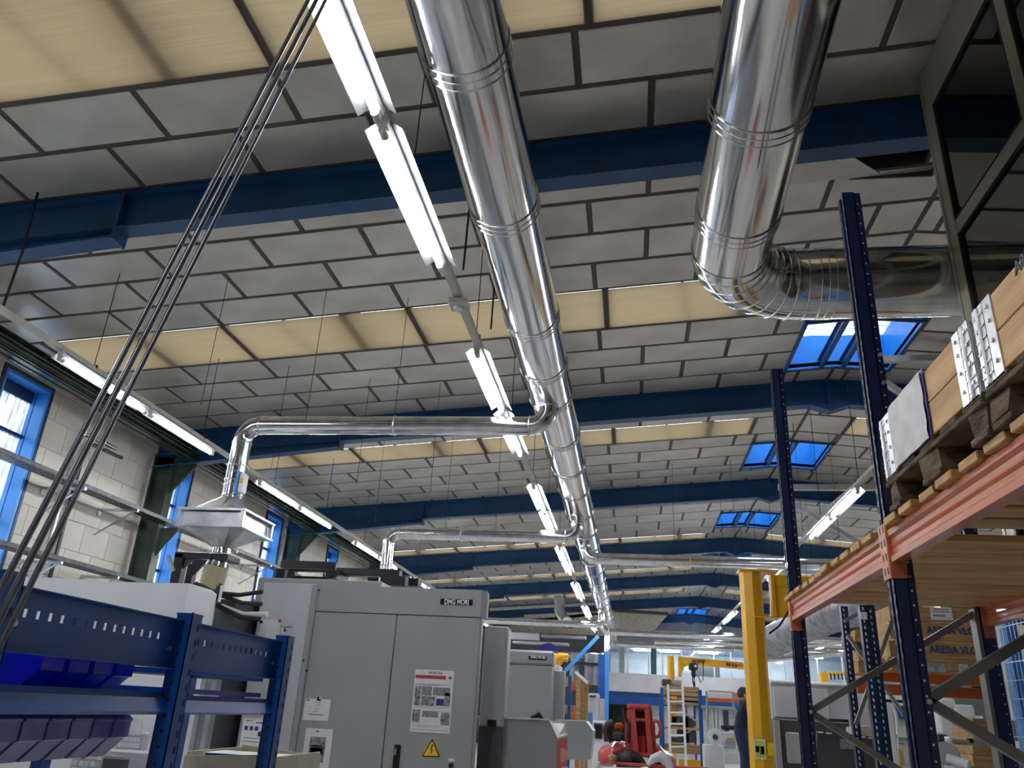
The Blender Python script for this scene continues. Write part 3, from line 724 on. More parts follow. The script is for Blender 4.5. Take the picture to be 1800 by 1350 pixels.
# ================================================================== LEFT BLUE WORKSHOP RACK
t = thing('workshop_rack', 'blue slotted steel rack at the lower left, with punched top beams', 'rack', (-1.6, 2.7, 0))
def slotted_post(yc, ztop=1.752):
    m_ = MB(); w = .07
    m_.box(-1.605, -1.545, yc-w/2, yc-w/2+.004, 0, ztop); m_.box(-1.549, -1.545, yc-w/2, yc+w/2, 0, ztop); m_.box(-1.605, -1.601, yc-w/2, yc+w/2, 0, ztop); m_.box(-1.605, -1.545, yc+w/2-.004, yc+w/2, 0, ztop); m_.box(-1.607, -1.543, yc-w/2-.002, yc+w/2+.002, ztop, ztop+.006)
    p = m_.build('post', M_rackb, t)
    s = MB()
    for z in np.arange(.9, ztop-.02, .05):
        s.box(-1.5452, -1.5435, yc+.012, yc+.022, z, z+.022); s.cyl((-1.575, yc-w/2-.001, z+.02), (-1.575, yc-w/2+.001, z+.02), .006, 8)
        s.box(-1.60, -1.59, yc+w/2, yc+w/2+.001, z, z+.022)
    s.build('slot', M_rackslot, p, kind='stuff')
for yc in (1.835, 2.755, 3.615): slotted_post(yc)
def punched_beam(ya, yb, z0, z1, holes=True, xw=-1.60):
    m_ = MB(); zc0 = z0+(z1-z0)*.62
    if holes:
        m_.box(xw-.003, xw, ya, yb, z0, zc0-.011); m_.box(xw-.003, xw, ya, yb, zc0+.011, z1)
        n = int((yb-ya-.06)/.05); s0 = ya+.045
        m_.box(xw-.003, xw, ya, s0, zc0-.011, zc0+.011)
        for k in range(n):
            y = s0+k*.05; m_.box(xw-.003, xw, y+.016, y+.05 if k < n-1 else yb, zc0-.011, zc0+.011)
    else: m_.box(xw-.003, xw, ya, yb, z0, z1)
    m_.box(xw, xw+.03, ya, yb, z1-.003, z1); m_.box(xw, xw+.03, ya, yb, z0, z0+.003)
    m_.box(xw, xw+.004, yb-.003, yb, z0, z1)
    return m_.build('punched_beam', M_rackb, t)
punched_beam(1.87, 2.72, 1.568, 1.733); punched_beam(2.79, 3.58, 1.568, 1.733)
for ya, yb in ((1.2, 1.8),): punched_beam(ya, yb, 1.568, 1.733)
def folded_beam(ya, yb, z0, z1):
    m_ = MB(); xw = -1.60; h = z1-z0
    m_.prismx([(0,0)]*0 or [(ya, z0), (yb, z0), (yb, z1), (ya, z1)], xw-.003, xw); m_.hexa([(xw, ya, z0), (xw+.03, ya, z0+h*.15), (xw+.03, yb, z0+h*.15), (xw, yb, z0), (xw, ya, z1), (xw+.018, ya, z1-h*.25), (xw+.018, yb, z1-h*.25), (xw, yb, z1)])
    return m_.build('shelf_beam', M_rackb, t)
folded_beam(1.2, 2.72, 1.42, 1.492); folded_beam(2.79, 3.58, 1.42, 1.485)
m_ = MB(); m_.box(-1.63, -1.6, 1.2, 2.72, 1.16, 1.215); m_.build('shelf_beam', M_rackb, t)
s = MB()
for y in np.arange(1.3, 2.7, .05): s.box(-1.6, -1.598, y, y+.012, 1.175, 1.2)
s.build('slot', M_rackslot, t, kind='stuff')
for z in (1.49, 1.555): MB().box(-2.0, -1.63, 2.80, 3.57, z, z+.018).build('shelf_panel', M_rackb, t)
for yc in (2.72, 3.6): MB().box(-2.03, -1.99, yc, yc+.05, 0, 1.75).build('rear_post', M_rackb, t)
for yy, zz in ((2.69, 1.635), (3.55, 1.635), (1.93, 1.64)):
    MB().cyl((-1.598, yy, zz), (-1.585, yy, zz), .008, 8).build('bolt', M_galv, t)
def make_bin(m, label, grp, y, zt_, w=.098, x0=-2.02, x1=-1.68, h=.13):
    t2 = thing('storage_bin', label, 'bin', (x0, y, zt_-h), grp)
    m_ = MB()
    P = [(x0, zt_), (x0+.02, zt_-h), (x1-.07, zt_-h), (x1-.012, zt_-h*.55), (x1, zt_-h*.52), (x1, zt_-h*.1), (x1-.01, zt_)]
    n = len(P)
    ins = [0, .006, .006, .003, .003, 0, 0]
    vs = [(p[0], y+i, p[1]) for p, i in zip(P, ins)]+[(p[0], y+w-i, p[1]) for p, i in zip(P, ins)]
    m_.add(vs, [tuple(range(n)), tuple(range(2*n-1, n-1, -1))]+[(i+n, (i+1) % n+n, (i+1) % n, i) for i in range(n-1)])
    m_.build('shell', m, t2)
    MB().bbox(x1-.002, x1+.006, y+.002, y+w-.002, zt_-h*.14, zt_-h*.06, .002).build('rim', m, t2)
    return t2
bl = ['violet-blue bin in the lower row, %s from the front of the rack' % ordn(i) for i in range(9)]
b0 = None
for i in range(9):
    y = 1.755+i*.106
    if b0 is None: b0 = make_bin(M_binv, bl[0], 'lower row of plastic bins in the blue rack', y, 1.415); yb0 = y
    else: dup(b0, (b0.location.x, y, b0.location.z), bl[i])
b0 = None
for i, y in enumerate((1.66, 1.77, 1.88, 2.19, 2.31, 2.43, 2.55)):
    lab = 'upper row blue bin %s the gap, %s' % (('before', 'before', 'before', 'after', 'after', 'after', 'after')[i], ('third from it', 'second from it', 'next to it', 'next to it', 'second from it', 'third from it', 'fourth from it')[i])
    if b0 is None: b0 = make_bin(M_binb, lab, 'upper row of plastic bins in the blue rack', y, 1.60, h=.125)
    else: dup(b0, (b0.location.x, y, b0.location.z), lab)
MB().box(-2.0, -1.62, 1.2, 2.7, 1.466, 1.474).build('shelf_panel', M_rackb, t)

# ================================================================== RIGHT PALLET RACK
t = thing('pallet_rack', 'tall navy pallet rack with orange beams in the right foreground', 'rack', (.94, 3.05, 0))
XA = .935
def upright(x, ya, ztop, parent, yb=None, w=.075, d=.075, holes=True):
    """C profile, slotted face towards -x, side with round holes towards -y"""
    yb = ya+d
    m_ = MB()
    m_.box(x, x+.004, ya, ya+.022, 0, ztop); m_.box(x, x+.004, yb-.022, yb, 0, ztop); m_.box(x+.010, x+.014, ya+.022, yb-.022, 0, ztop)
    m_.box(x, x+.012, ya+.020, ya+.024, 0, ztop); m_.box(x, x+.012, yb-.024, yb-.020, 0, ztop)
    m_.box(x, x+w*.62, ya, ya+.004, 0, ztop); m_.box(x+w*.58, x+w*.62, ya, ya+.012, 0, ztop); m_.box(x+w*.6, x+w, ya+.009, ya+.013, 0, ztop)
    m_.box(x, x+w, yb-.004, yb, 0, ztop); m_.box(x+w-.004, x+w, ya+.01, ya+.024, 0, ztop); m_.box(x+w-.004, x+w, yb-.02, yb, 0, ztop)
    o = m_.build('upright', M_navy, parent)
    s = MB(); g = MB()
    z = .25
    while z < ztop-.03:
        s.box(x-.0006, x+.001, ya+.004, ya+.014, z, z+.03); s.box(x-.0006, x+.001, yb-.015, yb-.005, z, z+.03)
        g.cyl((x+w*.8, ya+.0085, z+.012), (x+w*.8, ya+.0095, z+.012), .0042, 6)  # white discs paint the light showing through the holes
        z += .05
    s.build('slot', M_rackslot, o, kind='stuff'); g.build('hole_light_disc', M_white if False else M_paper, o, kind='stuff')
    return o
YB, YA = 3.02, 4.92
upright(XA, YB, 3.67, t); upright(XA, YA, 3.66, t)
upright(1.955, YA, 2.9, t); upright(1.955, YB, 3.0, t)
MB().box(1.93, 1.95, YA-.01, YA+.07, 0, 2.16).build('grey_post_guard', M_brace, t)
for y, pairs in ((YA, [((1.0, 1.575), (1.965, 2.15)), ((1.0, 1.57), (1.965, .98))]), (YB, [((1.0, 1.60), (1.965, 2.18)), ((1.0, 1.60), (1.965, 1.02))])):
    for (x0, z0), (x1, z1) in pairs:
        m_ = MB(); m_.beam((x0, y+.035, z0), (x1, y+.035, z1), .03, .034); m_.build('diagonal_brace', M_brace, t)
for y, z in ((YB, 1.595), (YB, 2.88), (YB, 2.76), (YA, 1.573)): MB().cyl((XA+.06, y+.001, z), (XA+.06, y-.012, z), .009, 8).build('bolt', M_hinge, t)
def obeam(x, ya, yb, z0, z1, face=-1, depth=.045, parent=t):
    h = z1-z0; m_ = MB(); x1 = x+depth
    prof = [(x, z0), (x1, z0), (x1, z1), (x, z1), (x, z1-h*.18), (x+.010, z1-h*.28), (x+.010, z1-h*.42), (x+.004, z1-h*.5), (x+.010, z1-h*.58), (x+.010, z1-h*.72), (x, z1-h*.82)]
    m_.prism(prof, ya, yb); return m_.build('load_beam', M_orange, parent)
ZB0, ZB1 = 2.058, 2.172
obeam(XA-.002, YB+.078, YA-.003, ZB0, ZB1); obeam(XA-.002, .4, YB-.003, ZB0, ZB1)
obeam(1.98, YB+.078, YA-.003, ZB0+.01, ZB1); obeam(1.98, .4, YB-.003, ZB0+.01, ZB1)
for x in (XA, 1.975):
    for y, s in ((YB, -1), (YB+.078, 1), (YA-.003, -1)):
        m_ = MB(); y0, y1 = (y-.05, y) if s < 0 else (y, y+.05)
        m_.bbox(x-.008, x+.05, y0 if s > 0 else y1-.006, y0+.006 if s > 0 else y1, ZB0-.055, ZB1+.025, .002)
        ye = (y, y+.04*s*-1) if s > 0 else (y-.0, y+.04)
        yy0, yy1 = (y-.042, y) if s > 0 else (y, y+.042)
        m_.bbox(x-.009, x-.001, min(yy0, yy1), max(yy0, yy1), ZB0-.055, ZB1+.03, .002)
        o = m_.build('beam_connector', M_orange, t)
        q = MB()
        for z in np.arange(ZB0-.04, ZB1+.01, .05): q.box(x-.0096, x-.0088, min(yy0, yy1)+.012, min(yy0, yy1)+.022, z, z+.026)
        q.build('slot', M_rackslot, o, kind='stuff')
# slats on the beams: each a part
sl = []
y = .62
ni = 0
while y < YA+.02:
    w = .105
    if not (YB-.08 < y < YB+.03) :
        sl.append(y)
    y += .1695
me0 = None
for i, y in enumerate(sl):
    if me0 is None or True:
        m_ = MB(); m_.bbox(XA-.025+random.uniform(-.008, .008), 2.06, y, y+.128, ZB1+.001, ZB1+.026+random.uniform(0, .004), .003)
        m_.build('slat', M_wood, t)
# blue post with wire mesh behind
t = thing('mesh_guard', 'blue framed wire mesh guard at the right edge behind the rack', 'guard', (2.38, 5.3, 0))
MB().bbox(2.22, 2.29, 5.25, 5.33, 0, 2.25).build('post', M_wblue, t)
MB().bbox(2.22, 2.29, 3.2, 3.26, 0, 2.25).build('post', M_wblue, t)
MB().bbox(2.23, 2.28, 3.26, 5.25, 2.21, 2.25).build('top_bar', M_wblue, t)
m_ = MB()
for y in np.arange(3.3, 5.36, .05): m_.box(2.204, 2.208, y, y+.004, .2, 2.2)
for z in np.arange(.2, 2.22, .1): m_.box(2.200, 2.204, 3.26, 5.36, z, z+.004)
m_.build('wire_mesh', M_galv, t, kind='stuff')
MB().box(2.50, 2.54, 3.3, 5.4, .1, 2.15).build('blue_panel', mat('pale_blue_panel', (.16, .36, .62), .25), t)

# pallets and collars on the rack
def pallet_collar(y0, y1, label, parent=None, sleeve=False, stamp=True, worn=M_woodo):
    x0, x1 = .905, 2.08; zb = 2.201
    p = thing('wooden_pallet', 'dark weathered pallet under the %s' % ('sleeve-fronted collar box' if 'sleeve' in label else 'stamped collar box at the right edge'), 'pallet', (x0, y0, zb), 'pallets on the near rack')
    bx = ((y0+.0, y0+.10), ((y0+y1)/2-.07, (y0+y1)/2+.07), (y1-.10, y1))
    for a, b in bx:
        for xa, xb in ((x0+.0, x0+.145), ((x0+x1)/2-.07, (x0+x1)/2+.07), (x1-.145, x1)):
            m_ = MB(); r = lambda: random.uniform(-.008, .008)
            m_.hexa([(xa+r(), a+r(), zb+.02), (xb+r(), a+r(), zb+.02), (xb+r(), b+r(), zb+.02), (xa+r(), b+r(), zb+.02), (xa+r(), a+r(), zb+.084), (xb+r(), a+r(), zb+.084), (xb+r(), b+r(), zb+.084), (xa+r(), b+r(), zb+.084)])
            m_.build('block', worn, p)
        MB().bbox(x0-.005, x1, a-.004, b+.004, zb, zb+.02, .003).build('bottom_board', worn, p)
    for k in range(3):
        xa = x0+(x1-x0-.145)*k/2; MB().bbox(xa-.008, xa+.145, y0-.004, y1+.004, zb+.084, zb+.102, .003).build('stringer_board', worn, p)
    for k in range(5):
        a = y0+(y1-y0-.12)*k/4; MB().bbox(x0-.004, x1, a, a+.12, zb+.103, zb+.12, .003).build('top_board', worn, p)
    c = thing('pallet_collar', label, 'crate', (x0, y0, zb+.125), 'pallet collar boxes on the near rack')
    z = 2.325
    for k in range(2):
        za, zb_ = z+k*.102, z+k*.102+.1
        for xa, xb in ((x0, x0+.02), (x1-.02, x1)): MB().bbox(xa, xb, y0+.02, y1-.02, za, zb_, .002).build('board', M_woodc, c)
        for ya, yb in ((y0, y0+.02), (y1-.02, y1)): MB().bbox(x0+.02, x1-.02, ya, yb, za, zb_, .002).build('board', M_woodc, c)
    for ye, s in ((y0, 1), (y1, -1)):
        m_ = MB()
        for a, b in ((0, .034), (.038, .060), (.064, .11)):
            ya, yb = sorted((ye+s*a, ye+s*b)); m_.box(x0-.004, x0-.0005, ya, yb, z-.012, z+.206)
        for k in range(6):
            za = z+k*.033; yy = sorted((ye+s*.002, ye+s*.06)); m_.box(x0-.007, x0-.003, yy[0], yy[1], za+.012, za+.016)
        for za in (z+.03, z+.085, z+.14, z+.18):
            for a in (.018, .088): m_.cyl((x0-.004, ye+s*a, za), (x0-.009, ye+s*a, za), .006, 8)
        m_.tube([(x0-.006, ye+s*.034, z-.01), (x0-.006, ye+s*.034, z+.2)], .006, 8)
        m_.box(x0, x0+.08, ye-s*.003, ye-s*.0005, z-.005, z+.2)
        m_.build('corner_hinge', M_hinge, c)
    return c
c1 = pallet_collar(2.03, 2.845, 'pine collar box with a clear document sleeve beside the tall navy upright')
m_ = MB(); n = 12
yy = [2.385+(2.712-2.385)*i/n for i in range(n+1)]; vs = []
for j in range(9):
    z = 2.317+(2.535-2.317)*j/8
    for i, y in enumerate(yy):
        e = .004*math.sin(j*1.9+i*.6) if i == 0 else 0
        vs.append((.899-.006-.0012*math.sin(i*1.3+j*.9)-.001*math.sin(j*2.3), y+e, z-.004*(i == n)))
m_.add(vs, [(j*(n+1)+i, (j+1)*(n+1)+i, (j+1)*(n+1)+i+1, j*(n+1)+i+1) for j in range(8) for i in range(n)], True)
for v in list(range(1)): pass
MB().box(.8985, .8995, 2.375, 2.712, 2.315, 2.54).build('sleeve_backing', mat('sleeve_blue_edge', (.08, .08, .35), .4), c1)
m_.build('document_sleeve', M_plastic, c1)
c2 = pallet_collar(1.19, 1.995, 'pine collar box at the right edge with black stamped characters')
text('A89', 'stamp', M_inkd, AX(1782, 472, .9035)+Vector((0, 0, -.02)), .045, c2, xdir=(0,-1,0), bold=.001)

# ================================================================== GLAZED PARTITION (upper right)
t = thing('glazed_partition', 'grey framed glass partition reaching the roof at the upper right', 'partition', (2.45, 4, 2.3))
PX = 2.45
MB().bbox(PX-.03, PX+.05, 5.35, 5.52, 2.28, zc(PX)-.02, .01).build('corner_post', M_greyp, t)
MB().box(PX-.035, PX-.03, 5.46, 5.48, 2.28, zc(PX)-.02).build('post_bead', M_greyp, t)
zt_ = zc(PX)-.02
for a, b, nm in ((zt_-.42, zt_, 'head_board'), (4.93, 5.05, 'transom'), (2.28, 2.36, 'sill')):
    MB().bbox(PX-.02, PX+.03, -2, 5.35, a, b, .006).build(nm, M_greyp, t)
for y in (4.13, 2.7, 1.2):
    MB().bbox(PX-.021, PX+.031, y, y+.12, 2.36, zt_-.42, .006).build('mullion', M_greyp, t)
ys = [(-2, 1.2), (1.32, 2.7), (2.82, 4.13), (4.25, 5.35)]
for a, b in ys:
    for z0, z1 in ((2.36, 4.93), (5.05, zt_-.42)):
        MB().box(PX+.002, PX+.008, a, b, z0, z1).build('pane', M_glasspane, t)
        m_ = MB(); g = .012
        m_.box(PX-.022, PX-.004, a, a+g, z0, z1); m_.box(PX-.022, PX-.004, b-g, b, z0, z1); m_.box(PX-.022, PX-.004, a+g, b-g, z0, z0+g); m_.box(PX-.022, PX-.004, a+g, b-g, z1-g, z1)
        m_.build('gasket', M_seam, t)
# ================================================================== white steel struts behind the rack
for i, (a, b, r, lab) in enumerate((
    (AY(1548, 632, 10.8), AY(1790, 628, 10.8), .045, 'pale horizontal steel strut under the second portal frame at right'),
    (AY(1555, 672, 10.8), AY(1640, 728, 10.8), .04, 'pale diagonal steel strut near the second portal frame'),
    (AY(1368, 857, 17.2), AY(1560, 857, 17.2), .06, 'pale horizontal steel strut by the third portal frame'),
    (AY(1380, 878, 17.1), AY(1530, 966, 17.1), .045, 'pale diagonal steel strut crossing the right row of lights'),
    (AY(1405, 935, 20.0), AY(1545, 820, 13), .03, 'thin pale strut rising behind the tall upright'))):
    tag(MB().beam(a, b, r*2, r*2).build('steel_strut', M_lamptrunk), lab, 'strut')

# ================================================================== MACHINES
c3 = lambda x, y: (450+x/3.857, 1000+y/3.857)
def panel(name, m, q0, q1, Y, parent, th=.003, proud=.0, b=.001, label=None):
    x0, x1, z0, z1 = pb(*q0, *q1, Y); return MB().bbox(x0, x1, Y-proud-th, Y-proud, z0, z1, b).build(name, m, parent, label)
YD = 8.2
t = thing('machining_center', 'large grey machining center with posters on its doors', 'machine', (-2.4, YD, 0))
xl = AY(558, 1040, YD).x; xr = AY(847, 1060, YD).x; zt_ = AY(700, 1032, YD).z; zd = AY(700, 1080, YD).z; xm = AY(698, 1080, YD).x; xll = AY(459, 1060, YD).x
xe = AY(861, 1060, YD).x
# body with chamfered right edge
P = [(xl, YD), (xr-.01, YD), (xr+.045, YD+.07), (xr+.045, YD+.16), (xl, YD+.16)]; xe = xr+.045
def zprism(mb, P, z0, z1):
    n = len(P); vs = [(x, y, z0) for x, y in P]+[(x, y, z1) for x, y in P]
    return mb.add(vs, [tuple(range(n))[::-1], tuple(range(n, 2*n))]+[(i, (i+1) % n, (i+1) % n+n, i+n) for i in range(n)])
m_ = MB(); zprism(m_, P, zd+.004, zt_-.02); zprism(m_, [(xl+.01, YD+.01), (xr-.02, YD+.01), (xe-.01, YD+.075), (xe-.01, YD+.15), (xl, YD+.15)], zt_-.02, zt_); m_.build('header_cover', M_machine, t)
MB().box(xl, xr-.03, YD+.03, YD+.3, 0, zd).build('carcass', M_seam, t)
MB().bbox(xl+.006, xm-.004, YD, YD+.03, .12, zd-.005, .006).build('door', M_machine, t)
MB().bbox(xm+.004, xr-.004, YD, YD+.03, .12, zd-.005, .006).build('door', M_machine, t)
MB().bbox(xl, xr-.25, YD+.16, YD+1.1, .0, zt_-.02, .02).build('rear_header', M_machine, t); MB().bbox(xr-.004, xr+.012, YD+.01, YD+.1, .1, zd-.005, .004).build('side_panel', M_machine, t)
MB().bbox(xll, xl-.05, YD-.02, YD+1.5, .1, zt_+.0, .006).build('left_cabinet', M_machlite, t)
MB().bbox(xl-.05, xl+.005, YD-.035, YD+.03, .1, zt_-.0, .01).build('corner_trim', M_machine, t)
MB().bbox(AY(452, 1030, YD+.3).x, AY(670, 1030, YD+.3).x, YD+.3, YD+1.5, zt_-.3, AY(560, 1018, YD+.3).z, .01).build('roof_cover', M_machine, t)
for p in ((427, 145), (343, 690), (258, 1278), (322, 620)):
    a = AY(*c3(*p), YD-.036); MB().cyl((a.x, YD-.036, a.z), (a.x, YD-.042, a.z), .012, 10).build('screw', M_black, t)
panel('name_plate', M_plaque, c3(1250, 205), c3(1470, 245), YD, t, .006, 0, .002)
pl_ = AY(*c3(1277, 238), YD-.007); text('DMG MORI', 'lettering', M_white, pl_, .072, t, width=AY(*c3(1443, 238), YD).x-pl_.x, bold=.002)
h_ = panel('handle', M_plaque, c3(932, 1190), c3(975, 1400), YD, t, .02, 0, .006)
a = AY(*c3(945, 1225), YD-.021); MB().bbox(a.x-.006, a.x+.012, YD-.03, YD-.02, a.z-.05, a.z+.01, .002).build('latch', M_galv, t)
a = AY(*c3(1324, 1332), YD); MB().cyl((a.x, YD, a.z), (a.x, YD-.03, a.z), .022, 14).build('key_switch', M_black, t)
panel('switch_label', M_paper, c3(1303, 1286), c3(1346, 1306), YD, t, .002)
# posters
def poster(name, lab, cat, q0, q1, Y, parts):
    x0, x1, z0, z1 = pb(*q0, *q1, Y)
    o = thing(name, lab, cat, (x0, Y-.006, z0)); MB().box(x0, x1, Y-.007, Y-.003, z0, z1).build('sheet', M_paper, o)
    for m, a, b, c, d in parts:   # fractions from left/top
        MB().box(x0+(x1-x0)*a, x0+(x1-x0)*c, Y-.009, Y-.0075, z1-(z1-z0)*d, z1-(z1-z0)*b).build('print', m, o)
    return o, x0, x1, z0, z1
o, x0, x1, z0, z1 = poster('safety_poster', 'large white poster with red band and photographs on the right machine door', 'poster', c3(1062, 685), c3(1330, 1112), YD,
    [(M_red, .02, .09, .80, .145), (M_red, .87, .095, .95, .135), (M_photo, .04, .27, .19, .58), (M_ink, .21, .27, .47, .42), (M_photo, .21, .43, .57, .58), (M_ink, .50, .28, .93, .41), (M_inkb, .60, .46, .80, .57), (M_photo, .81, .36, .95, .58),
     (M_photo, .03, .65, .22, .85), (M_ink, .28, .66, .68, .76), (M_photo, .75, .67, .97, .87), (M_ink, .06, .60, .9, .606), (M_ink, .04, .235, .9, .24), (M_ink, .04, .245, .7, .25), (M_ink, .04, .89, .85, .894), (M_ink, .04, .91, .7, .914), (M_ink, .04, .955, .95, .962)])
text('R\u00e9f.447 VG8', 'lettering', M_inkd, (x0+.14, YD-.009, z1-.035), .03, o, width=.14)
o, x0, x1, z0, z1 = poster('paper_notice', 'small white notice with bullet lines on the left machine door', 'notice', c3(325, 882), c3(500, 1030), YD,
    [(M_ink, .05, .03, .18, .10), (M_inkd, .45, .15, .62, .17), (M_inkd, .42, .26, .62, .28), (M_ink, .1, .36, .8, .37), (M_inkd, .42, .45, .55, .47), (M_inkd, .38, .57, .6, .59), (M_inkd, .22, .70, .78, .73)])
o, x0, x1, z0, z1 = poster('number_card', 'tiny black card with a white numeral 6 above the paper notice', 'card', c3(412, 862), c3(446, 898), YD-.008, [(M_plaque, .12, .1, .88, .9)])
text('6', 'lettering', M_white, (x0+.027, YD-.0185, z0+.022), .05, o)
o, x0, x1, z0, z1 = poster('photo_print', 'white sheet with a grey photograph of a machine part, lowest on the left door', 'poster', c3(322, 1082), c3(508, 1370), YD, [(M_red, .38, .05, .5, .09), (M_photo, .2, .20, .78, .80), (M_ink, .25, .45, .72, .6), (M_inkd, .22, .40, .7, .43)])
o, x0, x1, z0, z1 = poster('warning_sign', 'yellow triangular electric shock sign on the right machine door', 'sign', c3(1190, 1190), c3(1191, 1191), YD, [])
for ch in list(o.children): bpy.data.objects.remove(ch)
A_, B_, C_ = AY(*c3(1197, 1143), YD), AY(*c3(1118, 1277), YD), AY(*c3(1254, 1279), YD); cc = (A_+B_+C_)/3
for k, m, e in ((1.0, M_signy, .004), (.93, M_plaque, .0055), (.76, M_signy, .007)):
    q = [cc+(v-cc)*k for v in (A_, B_, C_)]
    MB().prism([(v.x, v.z) for v in (q[0], q[1], q[2])], YD-e, YD-.002).build('triangle', m, o)
u = (C_.x-B_.x)
bolt = [(.02, .26), (-.05, .02), (.0, .03), (-.03, -.17), (.01, -.15), (.06, .06), (.01, .05), (.07, .26)]
MB().prism([(cc.x+x*u, cc.z+z*u+.005) for x, z in bolt], YD-.0085, YD-.004).build('lightning_bolt', M_plaque, o)
o, x0, x1, z0, z1 = poster('handwritten_sheet', 'white sheet held by magnets on the light left cabinet', 'notice', c3(20, 342), c3(160, 500), YD-.02, [(M_photo if False else M_machwhite, .1, .1, .9, .5)])
for p, m in (((37, 360), M_black), ((162, 352), M_red)):
    a = AY(*c3(*p), YD-.03); MB().cyl((a.x, YD-.029, a.z), (a.x, YD-.04, a.z), .016, 12).build('magnet', m, o)
o, x0, x1, z0, z1 = poster('number_card', 'tiny white card with a black numeral 6 on the light left cabinet', 'card', c3(172, 402), c3(208, 438), YD-.03, [(M_paper, .1, .1, .9, .9)])
text('6', 'lettering', M_plaque, (x0+.027, YD-.0405, z0+.018), .06, o, bold=.002)
a, b = AY(*c3(170, 386), YD-.02), AY(*c3(248, 390), YD-.02)
tag(MB().cyl((a.x, YD-.03, a.z), (b.x, YD-.03, b.z), .008, 8).build('handle_bar', M_galv), 'short metal rod fixed on the light left cabinet', 'rod')
# unit to the right of the doors
t = thing('side_enclosure', 'tall narrow grey enclosure on the right flank of the large machine', 'machine', (-1.2, 9.0, 0))
x0, x1, z0, z1 = pb(*c3(1530, 385), *c3(1683, 1070), 9.35)
MB().bbox(x0, x1, 9.35, 9.55, z0, z1, .015).build('cover', M_machine, t)
MB().bbox(x1, x1+.02, 9.4, 9.6, z0+.1, z1-.02, .01).build('edge_trim', M_machlite, t)
MB().box(x0+.0, x1-.02, 9.37, 9.6, 0, z0).build('plinth_panel', M_machdark, t)
MB().box(x1-.16, x1-.06, 9.335, 9.35, z0-.0, z0+.07).build('foot_block', M_black, t)
# black beams on the roof of the machine
t = thing('roof_frame', 'black square-tube frame lying on top of the large grey machine', 'frame', (-4, 9.2, 2.9))
for q0, q1, Y, d in (((492, 986), (590, 999), 9.6, .14), ((484, 999), (500, 1017), 9.0, .5), ((500, 1000), (598, 1004), 9.2, .1), ((572, 1000), (588, 1016), 9.0, .5), ((590, 999), (702, 1012), 9.3, .14), ((668, 1012), (712, 1029), 9.2, .16), ((498, 1013), (600, 1017), 9.35, .1), ((708, 1016), (735, 1030), 9.6, .2)):
    x0, x1, z0, z1 = pb(*q0, *q1, Y); MB().bbox(x0, x1, Y, Y+d, z0, z1, .008).build('square_tube', M_black, t)
for q0 in ((505, 1003), (580, 1003)):
    x0, x1, z0, z1 = pb(*q0, q0[0]+12, q0[1]+11, 8.98); MB().box(x0, x1, 8.985, 8.995, z0, z1).build('tube_opening', M_seam, t)
# second machine and low guards
c4 = lambda x, y: (840+x/4.09, 1020+y/4.09)
Y2 = 12.2
t = thing('machining_center', 'second grey machining center, farther back with its own small plaque', 'machine', (-1.5, Y2, 0))
x0, x1, z0, z1 = pb(*c4(160, 500), *c4(535, 605), Y2); MB().bbox(x0, x1+.02, Y2, Y2+.35, z0, z1, .03).build('header_cover', M_machine, t)
x0, x1, z0, z1 = pb(*c4(160, 608), *c4(528, 1000), Y2); MB().bbox(x0, x1, Y2+.01, Y2+.35, .1, z1, .01).build('door', M_machine, t)
x0, x1, z0, z1 = pb(*c4(540, 650), *c4(620, 1003), Y2+.6); MB().bbox(x0, x1, Y2+.6, Y2+.8, .1, z1, .01).build('side_enclosure', M_machine, t)
x0, x1, z0, z1 = pb(*c4(536, 610), *c4(590, 650), Y2+.8); MB().bbox(x0, x1, Y2+.8, Y2+1.3, z0-.2, z1, .01).build('junction_box', M_machwhite, t)
x0, x1, z0, z1 = pb(*c4(365, 547), *c4(495, 573), Y2); MB().bbox(x0, x1, Y2-.012, Y2, z0, z1, .003).build('name_plate', M_plaque, t)
text('DMG MORI', 'lettering', M_white, (x0+.03, Y2-.014, z0+.02), .05, t, width=(x1-x0)*.82, bold=.002)
def guard(lab, q, Y, d, parent=None):
    t = thing('machine_guard', lab, 'guard', (0, Y, 0))
    pts = [AY(*c4(*p), Y) for p in q]; m_ = MB().prism([(p.x, p.z) for p in pts], Y, Y+d); m_.build('panel', M_machine, t)
    top = AY(*c4(*q[0]), Y); e = AY(*c4(*q[-1]), Y)
    MB().beam((top.x, Y-.01, top.z+.01), (e.x, Y-.01, e.z+.01), .03, .015).build('edge_strip', M_machlite, t)
    return t
g1 = guard('low grey machine guard nearest the red lift, with a red poster on its end', [(0, 985), (0, 1500), (570, 1500), (570, 1125), (515, 1008)], 9.7, .3)
x0 = AY(*c4(572, 1130), 9.7); x1 = AY(*c4(645, 1125), 10.0); a = AY(*c4(515, 1008), 9.7)
m_ = MB(); m_.hexa([(a.x, 9.68, a.z), (x0.x, 9.68, x0.z), (x0.x, 9.70, x0.z), (a.x, 9.70, a.z), (a.x+.17, 10.00, a.z+.0), (x1.x, 10.00, x1.z+.02), (x1.x, 10.02, x1.z+.02), (a.x+.17, 10.02, a.z)]); m_.build('sloped_cover', M_offglass if False else M_galv, g1)
m_ = MB(); z1_ = x0.z; m_.hexa([(x0.x, 9.69, .8), (x1.x, 10.00, .8), (x1.x, 10.02, .8), (x0.x, 9.71, .8), (x0.x, 9.69, z1_-.02), (x1.x, 10.00, z1_), (x1.x, 10.02, z1_), (x0.x, 9.71, z1_-.02)]); m_.build('red_poster', mat('poster_red', (.62, .10, .09), .3), g1)
x = x0.x*.6+x1.x*.4; MB().cyl((x, 9.83, z1_-.18), (x+.01, 9.80, z1_-.18), .07, 16).build('photo_spot', mat('poster_pink', (.8, .35, .25), .3), g1)
